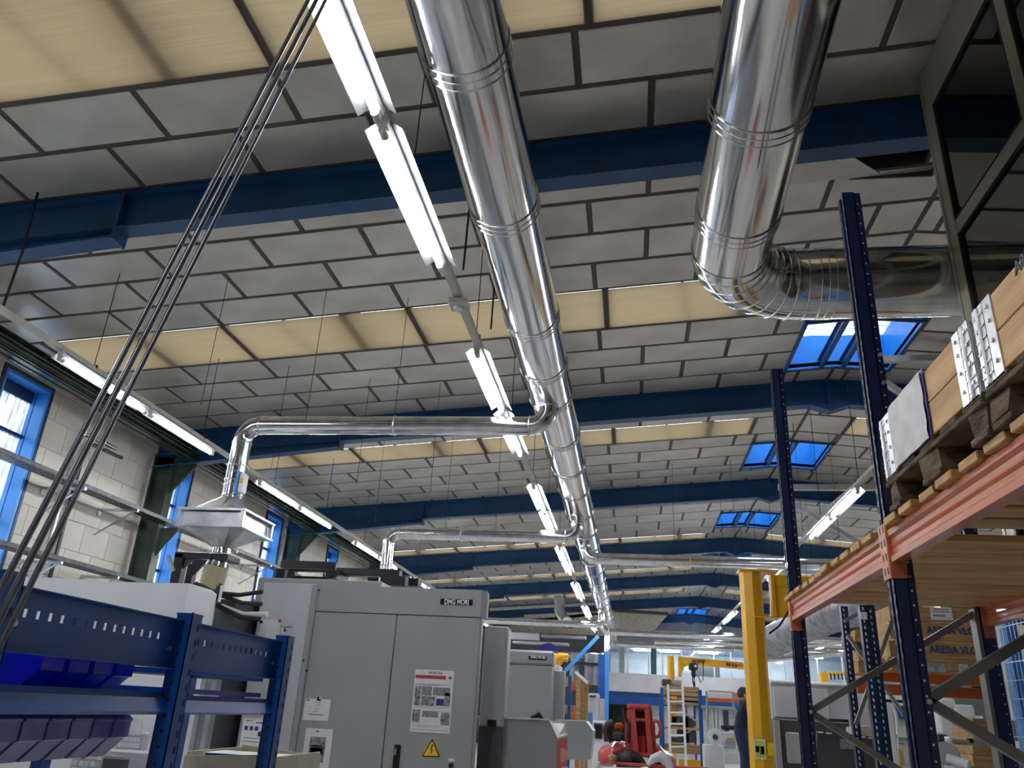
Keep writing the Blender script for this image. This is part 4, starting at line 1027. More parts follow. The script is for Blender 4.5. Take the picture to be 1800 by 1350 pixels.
MB().hexa([(x-.08, 9.80, z1_-.42), (x+.08, 9.87, z1_-.42), (x+.08, 9.88, z1_-.42), (x-.08, 9.81, z1_-.42), (x-.08, 9.80, z1_-.3), (x+.08, 9.87, z1_-.3), (x+.08, 9.88, z1_-.3), (x-.08, 9.81, z1_-.3)]).build('white_strip', M_paper, g1)
g2 = guard('second low grey guard, behind the one with the red poster', [(560, 1008), (560, 1290), (808, 1290), (830, 1085), (778, 1015)], 12.0, .8)
m_ = MB(); p = [AY(*c4(380, 985), 9.8), AY(*c4(430, 965), 9.8), AY(*c4(460, 992), 9.8)]
m_.tube([(p[0].x, 9.8, p[0].z), (p[1].x, 9.84, p[1].z+.0), (p[2].x, 9.9, p[2].z)], .03, 8, True, [.01, .035, .01]); tag(m_.build('black_cloth', M_rubber), 'small black crumpled item on the grey guard top', 'cloth')
# plywood sheets, rack with blue post
for i, (qx, q1x) in enumerate(((705, 740), (742, 765), (767, 790))):
    x0, x1, z0, z1 = pb(*c4(qx, 690+i*18), *c4(q1x, 1008), 14.5); tag(MB().bbox(x0, x1, 14.5+i*.1, 14.54+i*.1, 0, z1, .004).build('wooden_board', M_woodx), ('left', 'middle', 'right')[i]+' upright wooden board behind the low guards', 'board')
m_ = MB(); a = AY(*c4(700, 658), 14.5); b = AY(*c4(790, 738), 14.5); m_.beam((a.x, 14.5, a.z), (b.x, 14.5, b.z), .04, .05); tag(m_.build('sloped_rail', M_machwhite), 'white sloping rail above the upright wooden boards', 'rail')
t = thing('small_pallet_rack', 'small rack with one cobalt post and orange beams behind the second machine', 'rack', (-.9, 14.8, 0))
x0, x1, z0, z1 = pb(*c4(645, 685), *c4(668, 1003), 14.8); MB().bbox(x0, x1, 14.8, 14.9, 0, z1, .004).build('post', M_rackb, t)
for q0, q1 in (((672, 722), (702, 792)), ((668, 948), (700, 1000))):
    x0, x1, z0, z1 = pb(*c4(*q0), *c4(*q1), 14.75); MB().bbox(x0, x1, 14.72, 14.8, z0, z1, .004).build('load_beam', M_orange2, t)
for q0, q1 in (((622, 690), (645, 745)), ((618, 895), (690, 950))):
    x0, x1, z0, z1 = pb(*c4(*q0), *c4(*q1), 15.2)
    MB().bbox(x0-.02, x1+.1, 14.9, 15.7, z0-.03, z0-.001, .004).build('shelf', M_woodx, t)
    tag(MB().bbox(x0, x1, 15.2, 15.6, z0, z1, .01).build('wooden_box', M_woodx), 'wooden box on the %s level of the small rack' % ('upper' if q0[1] < 800 else 'lower'), 'box')
# far white machine with dark window
t = thing('turning_center', 'pale machine with a dark screen between the guards and the red lift', 'machine', (-.3, 17, 0))
for q0, q1, Y, m, nm in (((792, 812), (868, 1010), 17, M_machlite, 'body'), ((868, 850), (905, 1010), 17.1, M_machlite, 'side_cover'), ((822, 1010), (940, 1190), 16.8, M_machwhite, 'lower_body'), ((832, 1028), (896, 1140), 16.75, M_machdark, 'screen_frame'), ((842, 1040), (888, 1125), 16.7, M_screen, 'screen'), ((800, 830), (845, 840), 16.95, M_plaque, 'name_strip')):
    x0, x1, z0, z1 = pb(*c4(*q0), *c4(*q1), Y); MB().bbox(x0, x1, Y, Y+.6 if nm in ('body', 'side_cover', 'lower_body') else Y+.05, 0 if nm == 'lower_body' else z0, z1, .02 if 'body' in nm else .004).build(nm, m, t)
x0, x1, z0, z1 = pb(*c4(785, 945), *c4(820, 1045), 15.5); tag(MB().bbox(x0, x1, 15.5, 15.9, z0, z1, .02).build('blue_bin', M_wblue), 'bright blue upright container behind the second guard', 'container')

# white machine on the left and black opening
t = thing('white_machine', 'white machine cover rising behind the blue workshop rack', 'machine', (-5, 6.9, 0))
p0, p1, p2, p3 = AY(45, 1019, 6.9), AY(185, 1021, 6.9), AY(335, 1026, 6.9), AY(372, 1040, 6.9)
MB().prism([(p0.x-1.2, 0), (p1.x, 0), (p1.x, p1.z), (p0.x-1.2, p1.z+.04)], 6.9, 7.3).build('left_cover', M_machwhite, t)
MB().prism([(p1.x+.01, 0), (p2.x, 0), (p2.x, p2.z), (p1.x+.01, p1.z-.01)], 6.88, 7.3).build('right_cover', M_machwhite, t)
p3 = AY(372, 1040, 7.1)
MB().hexa([(p2.x, 6.88, 0), (p3.x-.05, 7.1, 0), (p3.x-.05, 7.3, 0), (p2.x, 7.3, 0), (p2.x, 6.88, p2.z), (p3.x-.05, 7.1, p3.z), (p3.x-.05, 7.3, p3.z), (p2.x, 7.3, p2.z)]).build('angled_cover', M_machwhite, t)
t = thing('machine_opening', 'black machine enclosure opening between the white cover and the grey machine', 'machine', (-3.6, 7.9, 0))
x0, x1, z0, z1 = pb(352, 1052, 455, 1350, 7.9); MB().box(x0, x1, 8.3, 8.35, 0, z1).build('dark_interior', M_seam, t)
x0, x1, z0, z1 = pb(352, 1052, 388, 1350, 7.8); MB().bbox(x0, x1, 7.8, 8.3, 0, z1, .01).build('door_edge', M_machdark, t)
m_ = MB(); a = AY(390, 1066, 7.8); b = AY(428, 1080, 7.8); c = AY(470, 1080, 7.8)
m_.tube([(a.x, 7.8, a.z-.0), (b.x, 7.8, b.z), (c.x, 7.8, c.z)], .035, 4); m_.build('roof_rim', M_machwhite, t)
m_ = MB(); a = AY(388, 1062, 7.82); b = AY(428, 1086, 7.82); c = AY(462, 1090, 7.82); m_.tube([(a.x, 7.75, a.z-.02), (b.x, 7.75, b.z), (c.x, 7.75, c.z)], .03, 4); m_.build('black_gasket', M_seam, t)
for k, px in enumerate((345, 364)):
    x0, x1, z0, z1 = pb(px-6, 1190, px+4, 1350, 7.4); MB().bbox(x0, x1, 7.4, 7.5, 0, z1, .004).build('guide_rail', M_galv, t)
# black post frame under hood
t = thing('hood_stand', 'black steel bracket frame standing beside the hood hose', 'stand', (-4.9, 8.6, 2.2))
for q0, q1, Y, d in (((302, 972), (318, 1028), 8.5, .12), ((326, 990), (338, 1028), 8.9, .1), ((306, 970), (372, 981), 8.5, .12), ((366, 973), (400, 984), 8.0, .3)):
    x0, x1, z0, z1 = pb(*q0, *q1, Y); MB().bbox(x0, x1, Y, Y+d, z0, z1, .008).build('square_tube', M_black, t)
a, b, c = AY(318, 981, 8.55), AY(318, 1004, 8.55), AY(345, 981, 8.55); MB().prism([(a.x, a.z), (b.x, b.z), (c.x, c.z)], 8.54, 8.56).build('gusset', M_machdark, t)
a, b, c = AY(338, 984, 8.9), AY(338, 1012, 8.9), AY(365, 984, 8.9); MB().prism([(a.x, a.z), (b.x, b.z), (c.x, c.z)], 8.9, 8.93).build('gusset', M_black, t)
for i, (pts, lab) in enumerate(((((330, 1035), (345, 1026), (358, 1032), (378, 1042), (420, 1046), (462, 1040)), 'black cable arching over the white machine towards the grey one'), (((375, 1042), (400, 1050), (425, 1060), (460, 1062)), 'lower black cable behind the amber hose'))):
    P = [AY(px, py, 7.7) for px, py in pts]; tag(MB().tube(P, .022, 8).build('black_cable', M_rubber), lab, 'cable')
a = AY(382, 1040, 7.6); t = thing('indicator_fitting', 'black and white fitting at the foot of the amber hose', 'fitting', tuple(a))
MB().tube([a+Vector((-.05, 0, -.16)), a, a+Vector((.02, 0, .08))], .03, 8, True, [.05, .035, .02]).build('body', M_black, t); MB().cyl(a+Vector((.05, -.02, -.1)), a+Vector((.05, -.02, .06)), .015, 8).build('white_plug', M_machwhite, t)
tag(MB().beam(AY(296, 977, 7.9), AY(304, 1003, 7.9), .04, .03).build('metal_lever', M_galv), 'short slanting metal lever left of the black bracket frame', 'lever')
a, b = AY(338, 1078, 6.5), AY(346, 1098, 6.5); tag(MB().cyl(a, b, .018, 8).build('short_handle', M_machdark), 'small dark handle standing just above the second rack beam', 'handle')
# control panel with keys
t = thing('control_panel', 'white machine keyboard panel seen under the plastic bins', 'control panel', (-2.6, 4.4, 0))
x0, x1, z0, z1 = pb(118, 1317, 262, 1400, 4.4); MB().bbox(x0, x1, 4.4, 4.5, z0, z1, .01).build('panel', M_machlite, t)
x0b, x1b, z0b, z1b = pb(128, 1283, 254, 1316, 4.5); MB().bbox(x0b, x1b, 4.5, 4.55, z0b, z1b, .01).build('upper_panel', M_machlite, t)
k_ = MB()
for i in range(22):
    for j in range(5): k_.box(x0b+.02+i*.018, x0b+.033+i*.018, 4.495, 4.5, z0b+.012+j*.032, z0b+.036+j*.032)
k_.build('key', M_paper, t, kind='stuff')
for i in range(9):
    for j in range(3):
        MB().bbox(x0+.03+i*.033, x0+.055+i*.033, 4.39, 4.4, z1-.055-j*.035, z1-.03-j*.035, .002).build('key', (M_paper, M_machlite)[(i+j) % 2] if not (i == 1 and j == 0) else M_red, t)
x0, x1, z0, z1 = pb(172, 1330, 212, 1400, 4.3); tag(MB().bbox(x0, x1, 4.3, 4.36, z0, z1, .01).build('screen_back', M_machdark), 'dark folded cover in front of the machine keyboard', 'cover')
x0, x1, z0, z1 = pb(-60, 1290, 118, 1400, 5.2); tag(MB().bbox(x0, x1, 5.2, 5.8, 0, z1, .02).build('lower_cabinet', M_machwhite), 'plain pale cabinet at the lower left corner below the bins', 'cabinet')
o, x0, x1, z0, z1 = poster('safety_notice', 'white notice with blue round pictograms left of the second blue post', 'notice', (424, 1263), (466, 1325), 6.2, [(M_ink, .1, .05, .4, .08), (M_inkb, .55, .1, .9, .13), (M_inkb, .1, .22, .24, .34), (M_inkb, .32, .22, .46, .34), (M_inkb, .54, .22, .68, .34), (M_inkd, .7, .36, .95, .5), (M_ink, .1, .55, .8, .57), (M_ink, .1, .65, .9, .67), (M_ink, .1, .8, .6, .82)])
# tray with magazines at the bottom
t = thing('beige_tray', 'beige tray at the bottom edge between the blue posts', 'tray', (-2.2, 3.9, 1.0))
x0, x1, z0, z1 = pb(318, 1325, 478, 1400, 3.9)
MB().prism([(x0, z0), (x1, z0), (x1, z1+.01), (x0, z1-.02)], 3.9, 3.915).build('front', mat('beige_paint', (.50, .47, .36), .5), t)
MB().prism([(x0, z0), (x1, z0), (x1, z1-.02), (x0, z1+.01)], 4.5, 4.515).build('back', MATS['beige_paint'], t)
for x in (x0, x1-.012): MB().bbox(x, x+.012, 3.915, 4.5, z0, z1, .002).build('side', MATS['beige_paint'], t)
MB().bbox(x0+.012, x1-.012, 3.915, 4.5, z0, z0+.01, .002).build('bottom', MATS['beige_paint'], t)
p = AY(355, 1322, 4.0); mg = thing('magazine', 'white magazine with blue lettering lying in the beige tray', 'magazine', tuple(p))
MB().box(p.x, p.x+.42, 4.0, 4.25, p.z-.012, p.z).build('cover', M_paper, mg); MB().box(p.x+.02, p.x+.2, 3.997, 4.0, p.z-.012, p.z-.001).build('spine', M_inkb, mg)

# ================================================================== CENTRE BACKGROUND
# red articulated lift
YR = 7.2
c5 = lambda x, y: (1000+x/7.2, 1220+y/7.2)
t = thing('red_lift', 'red articulated lift with a cage-like arm in the lower centre', 'lift', (0, YR, 0))
def rp(name, m, q0, q1, Y, d, b=.01): x0, x1, z0, z1 = pb(*c5(*q0), *c5(*q1), Y); return MB().bbox(x0, x1, Y, Y+d, z0, z1, b).build(name, m, t)
rp('arm_head', M_rdm, (735, 125), (1040, 205), YR, .32, .03)
for q in ((735, 790), (980, 1060)): rp('arm_side', M_rdm, (q[0], 190), (q[1], 480), YR+.02, .3, .015)
def sl_(name, m, a, b, w, Y, h=.05): p, q = AY(*c5(*a), Y), AY(*c5(*b), Y); return MB().beam(p, q, w, h, (0,1,0)).build(name, m, t)
sl_('arm_rail', M_rdm, (800, 190), (850, 760), .045, YR-.03); sl_('arm_rail', M_rdm, (985, 190), (1030, 760), .04, YR-.03)
sl_('arm_side_plate', M_rdm, (750, 300), (760, 700), .06, YR+.05); sl_('arm_side_plate', M_rdm, (1055, 350), (1075, 700), .04, YR+.05)
rp('cross_bar', M_rdm, (805, 308), (1010, 352), YR-.04, .05); rp('cross_bar', M_rdm, (850, 745), (1060, 800), YR-.04, .08)
rp('arm_recess', M_rdd, (820, 200), (990, 760), YR+.2, .04); rp('top_slot', M_black, (835, 205), (975, 222), YR+.0, .03, .002)
for x in (895, 945): a, b = AY(*c5(x-15, 530), YR+.1), AY(*c5(x, 750), YR+.1); MB().cyl(a, b, .022, 12).build('hydraulic_ram', M_rdm, t)
a = AY(*c5(1105, 440), YR); m_ = MB(); m_.tube([a+Vector((.035*math.cos(q), 0, .062*math.sin(q))) for q in [2*math.pi*i/20 for i in range(21)]], .013, 8); m_.build('lifting_eye', M_rdm, t)
def blob(name, m, pts, Y, d, parent, n=10, bulge=.5):
    P = [AY(*c5(*p), Y) for p in pts]; k = len(P); cx = sum(p.x for p in P)/k; cz = sum(p.z for p in P)/k; m_ = MB(); L = 6; vs = []
    for j in range(L+1):
        a = j/L*math.pi/2; s = math.cos(a)**.55 if j < L else .02; yy = Y+d*(1-math.sin(a)) 
        for p in P: vs.append((cx+(p.x-cx)*max(s, .02), yy, cz+(p.z-cz)*max(s, .02)))
    f = [(j*k+i, j*k+(i+1) % k, (j+1)*k+(i+1) % k, (j+1)*k+i) for j in range(L) for i in range(k)]
    m_.add(vs, f, True); return m_.build(name, m, parent)
blob('left_hood', M_rdm, [(345, 950), (345, 760), (390, 690), (520, 640), (600, 600), (730, 630), (800, 760), (600, 800), (560, 960)], YR-.05, .5, t)
blob('right_hood', M_rdm, [(1075, 630), (1160, 650), (1240, 740), (1330, 760), (1400, 860), (1390, 960), (1150, 960), (1000, 830)], YR-.05, .5, t)
rp('front_bar', M_rdm, (570, 895), (1800, 935), YR-.35, .05, .01)
rp('lamp_lens', M_paper, (345, 850), (400, 935), YR-.12, .03, .01)
rp('beacon_base', M_machdark, (525, 480), (690, 600), YR+.0, .15, .02); rp('beacon', mat('beacon_orange', (.75, .14, .02), .25), (575, 360), (690, 465), YR+.05, .13, .02)
m_ = MB(); P = [AY(*c5(*p), YR+.02) for p in ((500, 600), (490, 520), (470, 440), (500, 390), (560, 370))]; m_.tube(P, .035, 8); m_.build('hose', mat('brown_hose', (.06, .035, .025), .6), t)
m_ = MB(); P = [AY(*c5(*p), YR-.03) for p in ((690, 170), (700, 300), (760, 380), (750, 620))]; m_.tube(P, .016, 8); m_.build('hose', MATS['brown_hose'], t)
hb = thing('cargo_bundle', 'black cloth-covered bundle on the red lift', 'bundle', (-.05, YR-.4, 1.2))
blob('cloth', M_rubber, [(590, 950), (590, 800), (640, 740), (750, 710), (880, 760), (960, 850), (1000, 930), (900, 960)], YR-.33, .3, hb)
hb = thing('helmet', 'white curved helmet on dark gear at the right of the red lift', 'helmet', (.2, YR-.4, 1.2))
P = [AY(*c5(*p), YR-.36) for p in ((1000, 900), (1060, 820), (1160, 785), (1240, 830), (1290, 950))]; MB().tube(P, .03, 8, True, [.01, .03, .04, .04, .03]).build('shell', M_paper, hb)
blob('dark_gear', M_black, [(1010, 960), (1040, 880), (1130, 835), (1210, 870), (1260, 960)], YR-.34, .25, hb)
hb = thing('tan_glove', 'tan leather glove at the left of the black bundle', 'glove', (-.3, YR-.4, 1.2)); blob('leather', mat('tan_leather', (.42, .24, .12), .7), [(500, 860), (490, 790), (540, 755), (600, 790), (610, 880), (550, 910)], YR-.37, .12, hb)

# yellow jib crane column
YC = 11.0
t = thing('jib_crane', 'large yellow jib crane column in front of the grey machines', 'crane', (1.65, YC, 0))
xc = AY(1333, 1200, YC).x+.005; zc_ = AY(1330, 1004, YC).z
m_ = MB(); n = 12; m_.tube([(xc, YC+.14, 0), (xc, YC+.14, zc_)], .148, 8); 
for i in range(len(m_.sm)): m_.sm[i] = False
m_.build('column', M_yel, t)
MB().bbox(xc-.16, xc+.62*0+.35, YC-.02, YC+.3, zc_, zc_+.025, .004).build('top_plate', M_yel, t)
a, b = AY(1358, 1009, YC), AY(1455, 1032, YC); MB().bbox(a.x, b.x, YC+.08, YC+.24, b.z, a.z, .006).build('boom_root', M_yel, t)
P = [AY(*p, YC) for p in ((1358, 1010), (1358, 1083), (1395, 1083), (1412, 1040), (1412, 1012))]; MB().prism([(p.x, p.z) for p in P], YC+.10, YC+.22).build('gusset', M_yel, t)
MB().bbox(a.x-.02, a.x+.03, YC+.06, YC+.26, P[1].z, a.z, .004).build('hinge_plate', M_yel, t)
a, b = AY(1326, 1083, YC), AY(1372, 1087, YC); MB().bbox(a.x, b.x, YC-.04, YC+.3, b.z, a.z, .004).build('lower_plate', M_yel, t)
a = AY(1455, 1020, YC); MB().bbox(a.x, a.x+2.4, YC+.1, YC+.22, a.z-.1, a.z+.09, .006).build('boom', M_yel, t)
o, x0, x1, z0, z1 = poster('notice_sheet', 'white and green notice sheet on the yellow crane column', 'notice', (1326, 1299), (1346, 1335), YC-.01, [(mat('print_lime', (.6, .7, .08), .5), .08, .1, .92, .9), (M_inkd, .1, .35, .42, .65), (M_photo, .55, .35, .85, .75), (M_paper, .45, .3, .5, .9)])
o, x0, x1, z0, z1 = poster('yellow_label', 'yellow adhesive label low on the crane column beside the notice', 'label', (1349, 1306), (1361, 1328), YC+.0, [(M_signy, .0, .0, 1, 1)])
P = [AY(*p, 9.5) for p in ((1389, 1070), (1370, 1100), (1352, 1114))]; tag(MB().tube(P, .012, 6).build('black_cable', M_rubber), 'black cable hanging between the rack and the yellow column', 'cable')

# second yellow jib crane with hoist
YJ = 22.0; c6 = lambda x, y: (1140+x/9, 1100+y/9)
t = thing('jib_crane', 'distant yellow jib crane with black hoist below the office windows', 'crane', (1, YJ, 0))
def jp(name, m, q0, q1, Y, d, b=.006, cf=c6, par=None): x0, x1, z0, z1 = pb(*cf(*q0), *cf(*q1), Y); return MB().bbox(x0, x1, Y, Y+d, z0, z1, b).build(name, m, par or t)
x0, x1, z0, z1 = pb(*c6(298, 470), *c6(415, 880), YJ); m_ = MB().tube([((x0+x1)/2, YJ+.1, 0), ((x0+x1)/2, YJ+.1, z1)], (x1-x0)/2, 10); m_.build('column', M_yel, t)
jp('hinge_plate', M_yel, (470, 480), (525, 800), YJ, .12)
P = [AY(*c6(*p), YJ) for p in ((525, 500), (525, 600), (1500, 690), (1500, 590))]; MB().prism([(p.x, p.z) for p in P], YJ, YJ+.1).build('boom', M_yel, t)
P = [AY(*c6(*p), YJ) for p in ((525, 590), (525, 760), (560, 660), (680, 600))]; MB().prism([(p.x, p.z) for p in P], YJ+.02, YJ+.08).build('gusset', M_yel, t)
P = [AY(*c6(*p), YJ) for p in ((525, 492), (525, 500), (1500, 592), (1500, 580))]; MB().prism([(p.x, p.z) for p in P], YJ-.04, YJ+.14).build('top_flange', M_yel, t)
a = AY(*c6(1225, 632), YJ-.005); text('500 KG', 'lettering', M_plaque, a, .11, t, xdir=(1, 0, -.09), width=.27, bold=.004)
for k in range(4):
    P = [AY(*c6(*p), YJ) for p in ((1372+k*32, 645), (1384+k*32, 645), (1408+k*32, 615), (1396+k*32, 615))]; MB().prism([(p.x, p.z) for p in P], YJ-.006, YJ+.0).build('stripe', M_plaque, t)
jp('end_stop', M_machwhite, (1500, 600), (1560, 680), YJ, .1)
t2 = thing('chain_hoist', 'black chain hoist hanging from the distant yellow boom', 'hoist', tuple(AY(*c6(720, 620), YJ)))
jp('motor', M_black, (640, 590), (780, 700), YJ-.1, .25, .03, par=t2); jp('trolley', M_machdark, (690, 540), (760, 600), YJ-.08, .2, .01, par=t2); jp('chain_bag', M_black, (700, 700), (745, 820), YJ, .12, .02, par=t2)
jp('pendant', M_black, (710, 880), (740, 975), YJ, .08, .01, par=t2); jp('brake_cover', M_paper, (728, 620), (762, 655), YJ-.13, .03, .004, par=t2)
for pts in (((720, 820), (722, 880)), ((690, 700), (700, 900), (715, 950)), ((775, 780), (830, 900), (865, 850), (865, 560))):
    MB().tube([AY(*c6(*p), YJ) for p in pts], .012, 5).build('chain', M_black, t2)
for k in range(5): MB().tube([AY(*c6(770+k*25, 540), YJ-.05), AY(*c6(775+k*25, 590+10*(k % 2)), YJ-.05), AY(*c6(790+k*25, 545), YJ-.05)], .01, 5).build('festoon_loop', M_black, t2)

# rack with ladder behind the lift
YL = 17.0; c7 = lambda x, y: (1100+x/4.5, 1050+y/4.5)
t = thing('storage_rack', 'cobalt-post storage rack holding wooden boxes behind the white ladder', 'rack', (1, YL, 0))
def kp(name, m, q0, q1, Y, d, b=.006, par=None, label=None): x0, x1, z0, z1 = pb(*c7(*q0), *c7(*q1), Y); return MB().bbox(x0, x1, Y, Y+d, z0, z1, b).build(name, m, par, label)
for q0, q1, Y in (((278, 712), (302, 1180), YL), ((583, 732), (612, 1290), YL), ((266, 850), (280, 1150), YL+.9), ((540, 860), (555, 1100), YL+.9)): 
    x0, x1, z0, z1 = pb(*c7(*q0), *c7(*q1), Y); MB().bbox(x0, x1, Y, Y+.08, 0, z1, .004).build('post', M_rackb, t)
for q0, q1 in (((300, 830), (585, 850)), ((300, 1028), (585, 1048))): kp('shelf', M_woodx, q0, q1, YL+.02, .9, par=t)
kp('load_beam', M_yel, (420, 1285), (610, 1350), YL, .06, par=t)
for a, b in (((470, 920), (590, 1000)), ((480, 1075), (590, 1000)), ((300, 790), (380, 880))): p, q = AY(*c7(*a), YL+.1), AY(*c7(*b), YL+.1); MB().beam(p, q, .03, .03).build('diagonal_brace', M_galv, t)
for q0, q1, lab, m in (((300, 705), (580, 745), 'upper wooden box on top of the ladder rack', M_woodx), ((300, 748), (580, 782), 'lower wooden box on top of the ladder rack', M_woodx), ((300, 1165), (600, 1235), 'long pale wooden box at the bottom of the ladder rack', M_woodx), ((360, 940), (500, 1150), 'dark grey cabinet inside the ladder rack', M_machdark), ((440, 950), (545, 1150), 'second dark grey cabinet right of the ladder', M_machdark), ((340, 840), (405, 1000), 'yellow drum cover seen through the ladder', M_yel), ((485, 850), (535, 945), 'white carton on the middle shelf of the ladder rack', M_paper), ((288, 648), (358, 700), 'dark grey bin on top left of the ladder rack', M_machdark), ((370, 655), (440, 700), 'pale grey bin on top of the ladder rack', M_machine), ((308, 1038), (400, 1102), 'beige notice board left of the ladder', mat('beige_board', (.55, .52, .42), .6))):
    x0, x1, z0, z1 = pb(*c7(*q0), *c7(*q1), YL+.2); dd = .5 if 'notice' not in lab else .03; yy = YL+.15 if 'notice' not in lab else YL-.05
    tag(MB().bbox(x0, x1, yy, yy+dd, z0, z1, .012).build('wooden_box' if 'wood' in lab else ('grey_cabinet' if 'cabinet' in lab else ('notice_board' if 'notice' in lab else ('storage_bin' if 'bin' in lab else ('carton' if 'carton' in lab else 'drum_cover')))), m), lab, 'box' if 'box' in lab else ('cabinet' if 'cabinet' in lab else ('sign' if 'notice' in lab else 'container')))
kp('pallet', M_woodx, (305, 792), (580, 815), YL+.1, .6, par=t); kp('box_slot', M_seam, (455, 800), (575, 828), YL+.3, .3, par=t)
kp('yellow_tote', M_yel, (362, 782), (405, 808), YL, .2, par=t)
t = thing('ladder', 'white ladder leaning on the cobalt-post storage rack', 'ladder', (.9, YL-.5, 0))
for a, b in (((333, 690), (352, 1225)), ((448, 690), (474, 1270))): p, q = AY(*c7(*a), YL-.3), AY(*c7(*b), YL-.6); q = p+(q-p)*(p.z/(p.z-q.z)); MB().beam(p, q, .045, .03).build('stile', M_machwhite, t)
for k, yy in enumerate((738, 825, 913, 1002, 1093, 1183)):
    s = (yy-690)/535; p, q = AY(*c7(333+19*s, yy), YL-.3-.3*s), AY(*c7(448+24*s, yy), YL-.3-.3*s); MB().cyl(p, q, .02, 8).build('rung', M_machwhite, t)

# light machine with reels behind the man
t = thing('assembly_station', 'pale aluminium-framed station with white reel left of the worker', 'machine', (1.6, 16.4, 0))
for q0, q1 in (((640, 740), (655, 1200)), ((845, 745), (858, 960)), ((655, 740), (850, 752)), ((640, 870), (850, 885))): kp('frame_bar', M_galv, q0, q1, 16.6, .05, par=t)
kp('red_beam', M_orange2, (650, 800), (900, 830), 18.5, .08, par=t); kp('pale_shelf', M_machlite, (650, 760), (880, 800), 18.8, .5, par=t)
kp('carton', M_woodx, (850, 755), (905, 810), 18.6, .3, par=t)
kp('rear_panel', M_machine, (600, 860), (870, 885), 16.9, .1, par=t); kp('cabinet', M_machlite, (780, 1070), (870, 1200), 16.5, .4, par=t); kp('base', M_machwhite, (625, 1170), (780, 1400), 16.2, .5, par=t)
for i in range(5): p, q = AY(*c7(680+i*16, 880), 16.7), AY(*c7(690+i*14, 1060), 16.7); MB().beam(p, q, .03, .02).build('arm', (M_machwhite, M_galv)[i % 2], t)
kp('column', M_machdark, (775, 890), (815, 1060), 16.8, .15, par=t); kp('label', M_label, (800, 1110), (850, 1140), 16.45, .02, par=t)
a = AY(*c7(708, 1105), 16.2); MB().cyl(a, a+Vector((0, .12, 0)), .145, 24).build('reel', M_machwhite, t); MB().cyl(a-Vector((0, .01, 0)), a, .05, 12).build('hub', M_machdark, t)
P = [AY(*c7(*p), 15.9) for p in ((780, 1235), (860, 1230), (915, 1290), (910, 1320), (780, 1320))]; MB().prism([(p.x, p.z) for p in P[::-1]], 15.9, 16.0).build('cover_plate', M_machwhite, t)
kp('bench_top', M_trouser, (765, 1015), (925, 1050), 15.75, .3, .015, par=t)

# grey enclosures on the right behind the rack
c8 = lambda x, y: (1300+x/3.376, 950+y/3.376)
def gp(name, m, q0, q1, Y, d, b=.01, par=None, floor=False):
    x0, x1, z0, z1 = pb(*c8(*q0), *c8(*q1), Y); return MB().bbox(x0, x1, Y, Y+d, 0 if floor else z0, z1, b).build(name, m, par)
t = thing('enclosed_machine', 'wide grey machine with a dark windowed door behind the navy upright', 'machine', (2, 13, 0))
gp('upper_cover', M_machlite, (185, 842), (650, 1060), 13.2, 1.5, .02, t, True); gp('upper_cap', M_machwhite, (185, 838), (640, 856), 13.15, 1.6, .01, t); gp('raised_panel', M_machlite, (205, 875), (530, 1055), 13.15, .05, .006, t)
gp('side_cover', M_machlite, (585, 880), (770, 1120), 14.2, 1.2, .03, t, True); gp('cylinder_housing', M_machwhite, (590, 945), (700, 985), 13.9, .3, .05, t)
gp('dark_door', M_machdark, (215, 1070), (660, 1400), 12.6, .5, .01, t, True); gp('door_frame', M_machine, (212, 1068), (250, 1400), 12.55, .05, .006, t); gp('door_window', M_machine, (280, 1140), (400, 1325), 12.55, .05, .02, t)
gp('dark_opening', M_screen, (545, 1060), (650, 1130), 13.0, .2, .004, t)
t = thing('dark_guard', 'dark grey low guard panel with a row of slots behind the braces', 'guard', (2.2, 9.5, 0))
P = [AY(*c8(*p), 9.5) for p in ((460, 1130), (460, 1400), (870, 1400), (862, 1172))]; MB().prism([(p.x, p.z) for p in P], 9.5, 9.55).build('panel', M_machdark, t)
P = [AY(*c8(*p), 9.5) for p in ((205, 1110), (205, 1400), (455, 1400), (455, 1128))]; 
for k, x in enumerate((470, 520, 640, 722, 772)): gp('slot', M_paper, (x, 1135+(x-470)*.11), (x+26, 1143+(x-470)*.11), 9.46, .04, .002, t)
gp('paper_label', M_ink, (600, 1180), (692, 1240), 9.47, .02, .002, t)
P = [AY(*c8(*p), 9.7) for p in ((672, 1108), (672, 1165), (812, 1165), (806, 1098))]; o = MB().prism([(p.x, p.z) for p in P], 9.7, 10.0).build('carton', mat('carton_pale', (.55, .48, .40), .7)); tag(o, 'pale open carton on the dark guard', 'carton')
# crates on the second rack
t = thing('far_pallet_rack', 'second navy pallet rack with orange beams holding the lettered crates', 'rack', (2, 7, 0))
def upr(px0, py0, px1, py1, Y, w=.06):
    a = AY(*c8(px0, py0), Y); m_ = MB(); m_.box(a.x, a.x+w, Y, Y+.003, 0, a.z); m_.box(a.x, a.x+.003, Y, Y+.07, 0, a.z); m_.box(a.x+w-.003, a.x+w, Y, Y+.07, 0, a.z); o = m_.build('upright', M_navy, t)
    q = MB()
    for z in np.arange(.8, a.z-.02, .05): q.add([(a.x+w*.3, Y-.001, z), (a.x+w*.5, Y-.001, z), (a.x+w*.45, Y-.001, z+.024), (a.x+w*.25, Y-.001, z+.024)], [(0,1,2,3)]); 
    q.build('slot', M_paper, o, kind='stuff')
    return a
upr(600, 390, 0, 0, 7.9); u2 = upr(712, 382, 0, 0, 7.0); u3 = upr(755, 382, 0, 0, 7.15)
for a, b, m in (((620, 480), (710, 430), M_galv), ((640, 560), (980, 1040), M_galv), ((905, 480), (690, 1090), M_brace)):
    p, q = AY(*c8(*a), 7.6), AY(*c8(*b), 7.6); MB().beam(p, q, .03, .03).build('diagonal_brace', m, t)
